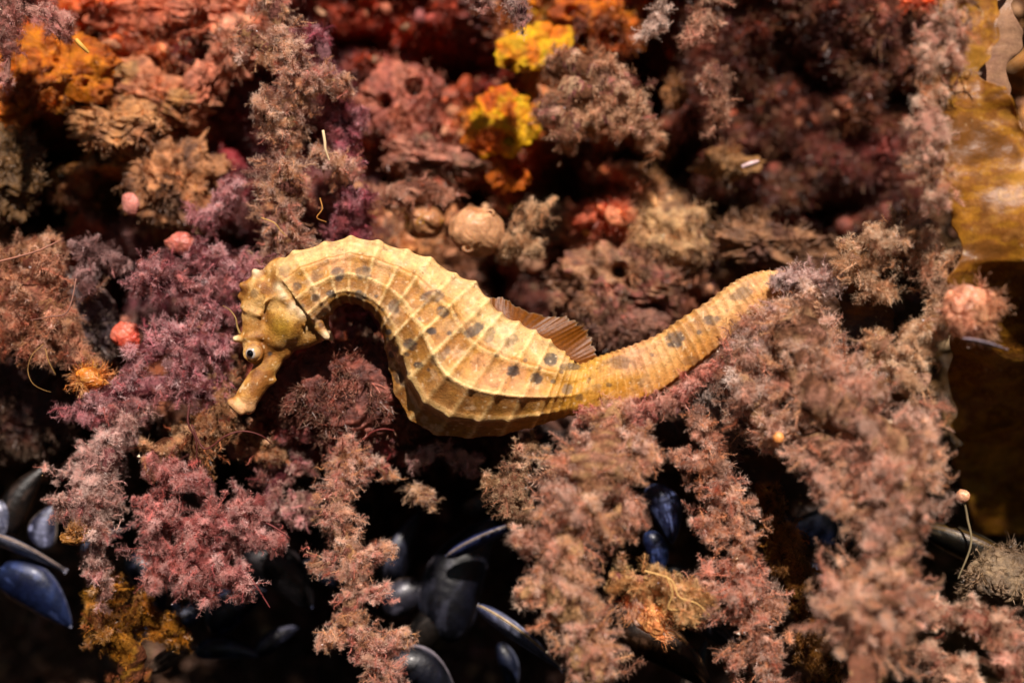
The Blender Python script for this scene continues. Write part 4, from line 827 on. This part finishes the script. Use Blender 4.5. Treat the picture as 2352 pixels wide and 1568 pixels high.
blob('sea_squirt', 'tiny peach bud on the woolly seaweed right of the grey stone', 'sea squirt', 1788,1005,-2.0, 12,13,10, [(240,160,90)], 81, M_SOFT, .1, 1.3, sub=4)
blob('sea_squirt', 'small pale orange ball on a thin stalk at the lower right', 'sea squirt', 2212,1138,.2, 16,15,14, [(240,180,140),(225,150,110)], 82, M_SOFT, .1, 1.3, sub=4)
blob('boulder', 'dull red brown boulder behind the seahorse belly', 'boulder', 800,900,1.35, 190,112,100, [(100,48,38),(128,62,48),(140,76,60),(84,38,30),(150,88,74)], 83, M_ROCK, .16, 1.3, fine=.1)
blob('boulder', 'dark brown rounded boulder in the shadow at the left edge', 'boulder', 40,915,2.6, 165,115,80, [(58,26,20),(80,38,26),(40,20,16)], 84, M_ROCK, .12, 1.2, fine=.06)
blob('stone', 'smooth grey purple stone between the clumps at the left', 'stone', 205,730,1.6, 62,80,60, [(110,90,92),(88,70,74),(130,105,100)], 85, M_ROCK, .1, 1.2, fine=.04, rot=.4)
blob('stone', 'grey flaky stone wedged under the tail', 'stone', 1655,955,.5, 46,82,34, [(120,102,96),(145,125,115),(95,80,76)], 86, M_ROCK, .16, 1.6, fine=.1, rot=.15)
blob('stone', 'small orange and tan pebble cluster in the bend of the neck', 'stone', 850,795,2.0, 52,32,30, [(180,120,60),(200,90,50),(120,95,80),(150,110,80)], 87, M_ROCK, .4, 2.6, fine=.16, rot=-.3)
blob('stone', 'grey mottled stone at the lower right corner', 'stone', 2310,1330,.3, 84,66,60, [(130,105,80),(150,125,95),(110,88,66)], 88, M_ROCK, .15, 1.4, fine=.08)
blob('sponge', 'brown lumpy sponge in the shade above the right seaweed clump', 'sponge', 1770,560,2.4, 110,52,46, [(130,88,62),(160,115,80),(110,70,52)], 89, M_ROCK, .3, 2.2, fine=.16)
blob('sponge', 'dull amber sponge lump in the shaded upper right', 'sponge', 1670,380,3.0, 60,30,30, [(140,95,55),(165,120,75)], 90, M_ROCK, .3, 2.2, fine=.16)
blob('sponge', 'orange red speck of sponge at the top edge on the right', 'sponge', 2110,4,2.2, 30,14,18, [(235,90,40),(240,140,90)], 91, M_SOFT, .3, 1.8, sub=5)

# ------------------------------------------------------------------ kelp blades
def blade(name, label, poly_l, poly_r, Y0, ruff, cols, seed, thick=.04, nu=90, nv=40, tilt=0, mat=None, under=0):
    """a lamina between a left and a right margin, ruffled in depth, with thickness"""
    Lm = catmull(np.array(poly_l, float), nu); Rm = catmull(np.array(poly_r, float), nu); s = np.linspace(0, 1, nv)
    V = []; 
    Q = Lm[:, None] * (1 - s)[None, :, None] + Rm[:, None] * s[None, :, None]
    n = fbm(np.stack([Q[..., 0] * .006, Q[..., 1] * .006, Q[..., 0] * 0 + seed], -1), 3, seed); n2 = fbm(np.stack([Q[..., 0] * .004, Q[..., 1] * .025, Q[..., 0] * 0 + seed], -1), 3, seed + 2)
    edge = (2 * np.abs(s - .5))[None] ** 3; n2 = n2 * .3
    Q[..., 0] += 30 * fbm(np.stack([Q[..., 1] * .012, Q[..., 0] * 0, Q[..., 0] * .002 + seed], -1), 3, seed + 8) * edge
    Yd = Y0 + under * np.clip(Q[..., 1] - 600, 0, 900) / 100 + ruff * n * (.5 + .8 * edge) + .06 * n2 + tilt * (Q[..., 1] - Q[..., 1].mean()) / 100
    k = (DC + Yd) / DC; X = (Q[..., 0] - 1176) / 100 * k; Z = (784 - Q[..., 1]) / 100 * k
    V = np.stack([X, Yd, Z], -1).reshape(-1, 3)
    cc = np.array([lin(c) for c in cols]); g = np.clip(fbm(V * np.array([.6, .5, 1.5]), 6, seed + 4, .62) * .75 + .5, 0, .999) * (len(cc) - 1); i = g.astype(int); f = (g - i)[:, None]
    C = cc[i] * (1 - f) + cc[np.minimum(i + 1, len(cc) - 1)] * f
    sp = (vnoise(V * 14, seed + 6) > .78)[:, None] * (vnoise(V * 2, seed + 7) > 0)[:, None]; C = C * (1 - .6 * sp) + .6 * sp * lin((225,185,130))
    G = grid_faces(nu, nv); N_ = len(V); B = V + np.array([0, thick, 0])
    loop = np.r_[np.arange(nv), np.arange(1, nu) * nv + nv - 1, (nu - 1) * nv + np.arange(nv - 2, -1, -1), np.arange(nu - 2, 0, -1) * nv]
    l2 = np.roll(loop, -1); side = np.stack([loop, l2, l2 + N_, loop + N_], -1)
    ctr = V.mean(0)
    return tag(mesh_np(name, np.vstack([V, B]), np.vstack([G, G[:, ::-1] + N_, side[:, ::-1]]), mat or M_KELP, col=np.vstack([C, C]), loc=ctr), label, 'kelp')
blade('kelp_blade', 'broad golden brown kelp blade with a notched margin at the right edge',
      [(2200,-60),(2165,60),(2150,180),(2150,300),(2160,430),(2185,540),(2195,680),(2190,820),(2195,960),(2215,1100),(2240,1230)],
      [(2330,-60),(2310,60),(2292,125),(2258,158),(2262,185),(2312,205),(2340,250),(2365,330),(2420,420),(2480,540),(2500,680),(2510,820),(2510,960),(2500,1100),(2470,1230)], -2.0, .4, [(140,88,34),(176,114,40),(204,142,46),(160,100,42),(196,134,66),(208,150,60)], 201, nu=220, nv=60, under=1.0)
blade('kelp_blade', 'pale pinkish kelp blade seen through the notch behind the golden one',
      [(2230,-80),(2225,80),(2230,200),(2250,330)], [(2335,-80),(2336,80),(2342,200),(2356,340)], -1.3, .12, [(185,140,110),(200,155,120),(170,125,100)], 202)
blade('kelp_blade', 'dark amber kelp strip behind the gap between the two right seaweeds',
      [(1935,640),(1930,740),(1950,840),(1990,930)], [(2040,640),(2050,740),(2060,840),(2080,930)], .2, .2, [(120,70,15),(150,90,20),(80,48,14)], 205)
blade('kelp_blade', 'smooth brownish pink blade curling through the fuzz at the bottom right',
      [(2120,1345),(2060,1370),(2010,1430),(1975,1500),(1960,1580)], [(2150,1390),(2110,1420),(2070,1480),(2040,1530),(2020,1600)], -3.3, .1, [(134,88,68),(150,100,78),(118,74,56)], 206, mat=M_SOFT)
blade('kelp_blade', 'brown olive kelp strip lying in the dark right of the woolly stem',
      [(1640,1000),(1690,1080),(1760,1140),(1830,1190)], [(1740,960),(1800,1040),(1870,1110),(1900,1160)], 2.0, .25, [(60,32,14),(90,50,16),(45,25,12)], 207)

# ------------------------------------------------------------------ mussels
def mussel(label, px, py, Y, length, rot, cols, gape=.12, open_in=False, wide=.46, fat=.36, group='mussels in the crevice below'):
    """two hinged valves; the long axis starts along +x, then is turned by rot (x,y,z degrees)"""
    ctr = at(px, py, Y); root = empty('mussel', ctr, label, 'mussel', group)
    E = np.array(Euler([math.radians(a) for a in rot]).to_matrix()); cc = [lin(c) for c in cols]
    nu, nv = 46, 26; u = np.linspace(0, 1, nu); w = np.linspace(-1, 1, nv); L = length / 100
    half = wide * L * .5 * np.clip(np.sin(np.pi * u ** .72), 0, 1) ** .62 * (1 - .15 * u)
    for side in (-1, 1):
        U, W = np.meshgrid(u, w, indexing='ij'); H = half[:, None]
        X = (U - .5) * L; Zz = W * H + .10 * L * np.sin(np.pi * U) ; dome = fat * L * .5 * np.sqrt(np.clip(1 - W ** 2, 0, 1)) * np.clip(np.sin(np.pi * U ** .6), 0, 1) ** .7
        gl = .0012 * L * np.sin(U * 70 + W * W * 5 + 2 * vnoise(np.stack([U * 6, W, U * 0], -1), 4)) ; Yy = side * (dome + gl * np.sqrt(np.clip(1 - W ** 2, 0, 1)))
        out = np.stack([X, Yy, Zz], -1)
        a = side * gape; R = np.array([[1, 0, 0], [0, math.cos(a), -math.sin(a)], [0, math.sin(a), math.cos(a)]])
        hinge = np.array([0, 0, -half.max()])
        out = (out - hinge) @ R.T + hinge
        inn = out - np.stack([X * 0, side * .025 * L * (1 - .7 * np.abs(W)), X * 0], -1)
        V = np.vstack([out.reshape(-1, 3), inn.reshape(-1, 3)]) @ E.T + ctr; n = nu * nv; G = grid_faces(nu, nv)
        loop = np.r_[np.arange(nv), np.arange(1, nu) * nv + nv - 1, (nu - 1) * nv + np.arange(nv - 2, -1, -1), np.arange(nu - 2, 0, -1) * nv]; l2 = np.roll(loop, -1)
        F = np.vstack([G if side > 0 else G[:, ::-1], (G[:, ::-1] if side > 0 else G) + n, np.stack([loop, l2, l2 + n, loop + n], -1)])
        k = np.clip(fbm(np.stack([U * 3, W * 1.5, U * 0 + px], -1), 3, 7) * .7 + .45, 0, 1)[..., None]; bands = (.85 + .3 * vnoise(np.stack([U * 16 + W * W * 1.5, W * .6, U * 0 + 3], -1), 9))[..., None]
        Co = (cc[0] * (1 - k) + cc[1] * k) * bands; Co = Co * .34; edge = (np.abs(W) > .94)[..., None]; wn_ = sstep(fbm(np.stack([U * 5, W * 4, U * 0 + py], -1), 3, 13), .35, .6)[..., None]; Co = Co * (1 - .6 * wn_) + .6 * wn_ * (cc[1] * .9 + .02); Co = Co * (1 - edge) + edge * cc[2]
        Ci = np.tile(cc[3], (n, 1)) * (1 - .5 * (np.abs(W).reshape(-1, 1) > .85))
        o = mesh_np('valve', V, F, M_SHELL, root, col=np.vstack([Co.reshape(-1, 3), Ci]))
    return root
NAVY = [(22,24,44),(46,56,96),(120,100,80),(190,195,225)]; BLUE = [(24,36,84),(56,76,134),(60,64,96),(190,195,225)]; BLK = [(12,12,18),(30,32,52),(160,150,160),(120,130,165)]; WORN = [(150,155,190),(200,200,225),(150,120,90),(205,205,230)]
mussel('powder blue mussel slanting down at the left edge, the largest of the left group', 82,1372,2.6, 230,(18,0,-4+0), BLUE, .0, fat=.34, wide=.55)
bpy.data.objects['mussel'].rotation_euler = (0, math.radians(38), 0)
m = mussel('worn white rimmed mussel lying above the powder blue one', 55,1268,2.4, 230,(60,0,0), WORN, .02, fat=.12, wide=.3); m.rotation_euler = (0, math.radians(24), 0)
m = mussel('mussel with a white blue tip tucked behind the ragged seaweed at the left', 110,1210,2.5, 110,(0,0,0), [(60,60,95),(170,175,215),(205,180,150),(215,215,235)], .0, fat=.4, wide=.7); m.rotation_euler = (0, math.radians(-75), 0)
m = mussel('mussel with a brown lip standing upright at the left edge', 60,1150,2.8, 190,(0,0,0), [(24,16,14),(60,40,28),(150,110,70),(120,100,90)], .06, fat=.4, wide=.42); m.rotation_euler = (0, math.radians(-62), 0)
m = mussel('mussel with a bright white end cut by the left edge of the picture', 0,1190,2.6, 90,(0,0,0), WORN, .0, fat=.5, wide=.6); m.rotation_euler = (0, math.radians(80), 0)
m = mussel('dark mussel with a pale blue lower edge below the belly, bottom centre', 1195,1465,1.4, 260,(70,0,0), [(110,120,170),(185,190,225),(190,160,110),(205,210,240)], .02, fat=.16, wide=.34); m.rotation_euler = (0, math.radians(37), 0)
m = mussel('big black mussel standing behind the pale edged one at bottom centre', 1075,1330,3.0, 330,(0,0,0), BLK, .03, fat=.4, wide=.5); m.rotation_euler = (0, math.radians(-68), 0)
m = mussel('black mussel with a thin blue upper rim just left of the thick woolly stem', 1125,1235,2.0, 230,(70,0,0), [(30,34,70),(70,85,150),(150,130,110),(160,170,215)], .02, fat=.14, wide=.3); m.rotation_euler = (0, math.radians(-24), 0)
m = mussel('rounded grey mussel with a glossy end between the two bottom stems', 945,1375,3.2, 150,(0,0,0), [(50,50,66),(95,92,110),(100,80,60),(150,150,180)], .0, fat=.5, wide=.62); m.rotation_euler = (0, math.radians(-20), 0)
m = mussel('black glossy mussel with a glinting rim at the very bottom', 965,1560,1.8, 200,(0,0,0), BLK, .0, fat=.5, wide=.6); m.rotation_euler = (0, math.radians(30), 0)
m = mussel('slate blue mussel in the gap between the two hanging stems, upper', 1520,1180,1.6, 150,(0,0,0), [(40,46,90),(100,115,170),(90,80,90),(150,160,200)], .0, fat=.4, wide=.55); m.rotation_euler = (0, math.radians(70), 0)
m = mussel('pale blue mussel in the gap between the two hanging stems, lower', 1500,1275,1.4, 120,(0,0,0), BLUE, .0, fat=.4, wide=.5); m.rotation_euler = (0, math.radians(82), 0)
m = mussel('dark navy mussel behind the gap left of the large right seaweed', 1870,1215,2.6, 200,(0,0,0), [(14,20,40),(36,48,84),(60,60,80),(100,110,150)], .0, fat=.45, wide=.7); m.rotation_euler = (0, math.radians(20), 0)
m = mussel('grey lilac mussel under the yellowish branch at the bottom', 1625,1450,1.6, 200,(50,0,0), [(40,38,50),(130,125,140),(90,60,40),(160,155,180)], .0, fat=.22, wide=.4); m.rotation_euler = (0, math.radians(36), 0)
m = mussel('brown mussel lying below the orange tongue at the bottom', 1530,1510,1.2, 260,(30,0,0), [(40,24,14),(90,56,28),(120,80,40),(120,110,110)], .0, fat=.3, wide=.44); m.rotation_euler = (0, math.radians(34), 0)
m = mussel('beige worn mussel near the bottom edge left of centre', 400,1512,1.8, 130,(40,0,0), [(120,95,80),(170,140,120),(150,110,80),(180,170,180)], .0, fat=.25, wide=.4); m.rotation_euler = (0, math.radians(-28), 0)
m = mussel('dark indigo mussel behind the rosy seaweed', 545,1400,2.6, 170,(0,0,0), [(14,16,34),(40,46,84),(60,60,80),(100,110,150)], .0, fat=.45, wide=.6); m.rotation_euler = (0, math.radians(-35), 0)
m = mussel('dark blue mussel showing through the rosy seaweed on its left', 335,1340,2.4, 170,(0,0,0), [(18,20,38),(44,50,86),(60,60,80),(100,110,150)], .0, fat=.45, wide=.55); m.rotation_euler = (0, math.radians(65), 0)
m = mussel('black mussel in the deep shade right of the rosy seaweed', 640,1330,3.0, 220,(0,0,0), [(16,14,16),(44,38,42),(60,50,50),(100,110,150)], .0, fat=.45, wide=.55); m.rotation_euler = (0, math.radians(40), 0)
m = mussel('long olive black mussel at the lower right edge', 2260,1290,1.2, 330,(60,0,0), [(24,20,10),(60,48,20),(120,90,40),(100,110,130)], .0, fat=.2, wide=.3); m.rotation_euler = (0, math.radians(30), 0)
m = mussel('lilac white shell flake jutting right below the peach sea squirt', 2262,790,-2.7, 100,(84,0,0), [(225,200,210),(215,190,200),(170,150,170),(220,205,215)], .0, fat=.1, wide=.36, group=None); m.rotation_euler = (0, math.radians(14), 0)

_rm = np.random.RandomState(31)
DARK = [[(16,16,24),(38,42,66),(110,110,130),(100,110,140)], [(20,16,14),(48,38,32),(110,90,70),(100,100,120)], [(14,18,34),(44,56,94),(120,125,150),(110,120,160)]]
for (a, b, y, lb) in [(250,1240,3.2,'black mussel showing between the ragged seaweed and the rosy seaweed'),(420,1420,3.6,'black mussel below the middle of the rosy seaweed'),(520,1500,3.2,'black mussel right of the beige worn mussel'),
                  (640,1470,3.5,'black mussel in the dark between the rosy and the cream seaweed, low down'),(740,1330,3.6,'black mussel peeping out left of the cream hanging seaweed'),(930,1260,3.8,'black mussel right of the cream hanging seaweed, above the grey rounded one'),
                  (1010,1440,2.8,'black mussel tucked under the big black standing mussel'),(1160,1540,3.0,'black mussel below the pale edged one at the bottom edge'),(1240,1360,3.6,'black mussel touching the left side of the thick woolly stem'),
                  (1560,1330,2.6,'black mussel below the two blue ones between the hanging stems'),(1600,1560,2.8,'black mussel at the bottom edge right of the thick woolly stem'),(1880,1330,3.0,'black mussel below the navy one left of the large right seaweed'),
                  (1130,1150,3.4,'black mussel in the shade just under the seahorse belly')]:
    m = mussel(lb, a, b, y, _rm.uniform(130, 210), (_rm.uniform(-30, 70), 0, 0), DARK[_rm.randint(3)], .0, fat=_rm.uniform(.3, .45), wide=_rm.uniform(.36, .5))
    m.rotation_euler = (0, math.radians(_rm.uniform(-90, 90)), math.radians(_rm.uniform(-25, 25)))

# ------------------------------------------------------------------ threads, worms and grit
def thread(name, label, cat, pts, r, col, group=None):
    P = np.array([at(*p) for p in pts]); C = catmull(P, 50); rr = r / 100 * (1 - .5 * np.linspace(0, 1, 50) ** 3)
    v, f = tube_tri(C, rr, 7)
    return tag(mesh_np(name, v, f, M_THREAD, col=np.tile(lin(col), (len(v), 1)), loc=P[0]), label, cat, group)
thread('tube_worm', 'pale cream worm tube on the beige column above the seahorse', 'worm', [(742,300,-.5),(746,325,-.55),(748,345,-.55),(757,370,-.5)], 3.4, (235,205,160))
thread('strand', 'yellow curled hair arching over the dark boulder at the left', 'strand', [(100,790,.2),(74,815,0),(64,850,0),(75,880,0),(100,895,.1),(118,900,.2)], .8, (170,130,75))
thread('strand', 'straight yellow hair crossing the dark boulder at the left', 'strand', [(104,800,.2),(112,830,.1),(128,860,.1)], .7, (190,145,75))
thread('strand', 'golden wavy strand on the beige column just above the seahorse neck', 'strand', [(600,500,-.3),(630,512,-.35),(645,530,-.35),(660,545,-.3)], 1.2, (215,170,90))
thread('strand', 'golden looped strand beside the wavy one on the beige column', 'strand', [(735,455,-.1),(740,480,-.15),(728,500,-.15),(750,510,-.1)], 1.5, (190,130,60))
thread('strand', 'long yellow strand over the stringy branch', 'strand', [(1480,1310,-1.7),(1540,1330,-1.75),(1560,1370,-1.7),(1600,1385,-1.6),(1630,1412,-1.5)], 1.8, (235,190,120))
thread('strand', 'yellow strand looping down over the stringy branch', 'strand', [(1530,1320,-1.75),(1545,1360,-1.75),(1535,1395,-1.7),(1560,1400,-1.7)], 1.6, (225,180,110))
thread('strand', 'fine dark hair standing on the tail tip', 'strand', [(1785,660,-.5),(1772,640,-.5),(1768,615,-.45)], .7, (150,120,100))
thread('weed_sprig', 'red brown twig poking out right of the rosy seaweed', 'seaweed', [(590,1190,0),(630,1210,-.1),(665,1235,-.1)], 2.6, (110,50,48))
thread('weed_sprig', 'red brown twig pointing down from the rosy seaweed, the longer of two', 'seaweed', [(565,1310,-.2),(592,1350,-.2),(620,1395,-.2)], 2.4, (110,50,48))
thread('weed_sprig', 'red brown twig pointing down from the rosy seaweed, the shorter of two', 'seaweed', [(560,1310,-.1),(575,1345,-.1),(585,1365,-.1)], 2.2, (100,46,44))
thread('weed_sprig', 'red ribbon weed arching under the snout', 'seaweed', [(440,975,-.2),(470,1030,-.3),(520,1000,-.4),(560,990,-.3),(600,1000,-.2),(625,1020,0)], 2.2, (95,44,40))
thread('weed_sprig', 'upright red ribbon weed below the mauve seaweed', 'seaweed', [(435,930,-.3),(432,970,-.35),(450,1010,-.3),(452,1050,-.2)], 2.6, (95,46,42))
thread('weed_sprig', 'dark red sliver of weed at the foot of the belly', 'seaweed', [(835,1010,.4),(855,992,.3),(880,985,.3),(905,988,.4)], 3, (105,40,35))
thread('stalk', 'thin curved stalk holding the pale orange ball', 'stalk', [(2214,1148,.2),(2222,1190,.3),(2230,1250,.3),(2200,1330,.4)], 3, (140,125,95))
thread('tube_worm', 'little yellow tube on the orange sponge at the top left', 'worm', [(175,92,-.1),(188,106,-.15),(204,122,-.1)], 5.5, (220,170,80))
thread('tube_worm', 'white speck shell beside the upper right brown turf', 'worm', [(1706,384,2.0),(1724,376,1.9),(1742,370,2.0)], 6, (220,190,190))
thread('strand', 'pale band lying across the clump at the left edge', 'strand', [(-20,605,.2),(40,590,.1),(90,575,.1),(136,553,.2)], 2.6, (170,115,95))
thread('strand', 'pinkish curved strand over the clump at the left edge', 'strand', [(175,640,-.2),(165,690,-.3),(150,720,-.3),(110,728,-.3),(70,735,-.2)], 1.8, (150,105,90))
def grit():
    rs = np.random.RandomState(77); P = np.vstack(GRIT); n = len(P)
    tv = np.array([(1, 0, -.5), (-.6, .7, -.4), (-.5, -.8, -.3), (0, 0, .9)]); tf = np.array([(0, 2, 1), (0, 1, 3), (1, 2, 3), (2, 0, 3)])
    D = rs.normal(size=(n, 3)); M = frames(D, rs); sc = rs.gamma(2.0, .008, n) + .007
    V = (np.einsum('nij,vj->nvi', M, tv * np.array([1, .7, 1])) * sc[:, None, None] + P[:, None] + np.array([0, -.03, 0])).reshape(-1, 3)
    F = (tf[None] + (np.arange(n) * 4)[:, None, None]).reshape(-1, 3)
    c = np.array([lin(k) for k in [(235,215,195),(245,225,190),(225,180,130),(240,235,240)]])[rs.randint(0, 4, n)]
    tag(mesh_np('shell_grit', V, F, M_GRIT, col=np.repeat(c, 4, 0), smooth=False), 'pale flecks of shell and sand caught in the seaweeds', 'grit', kind='stuff')
grit()
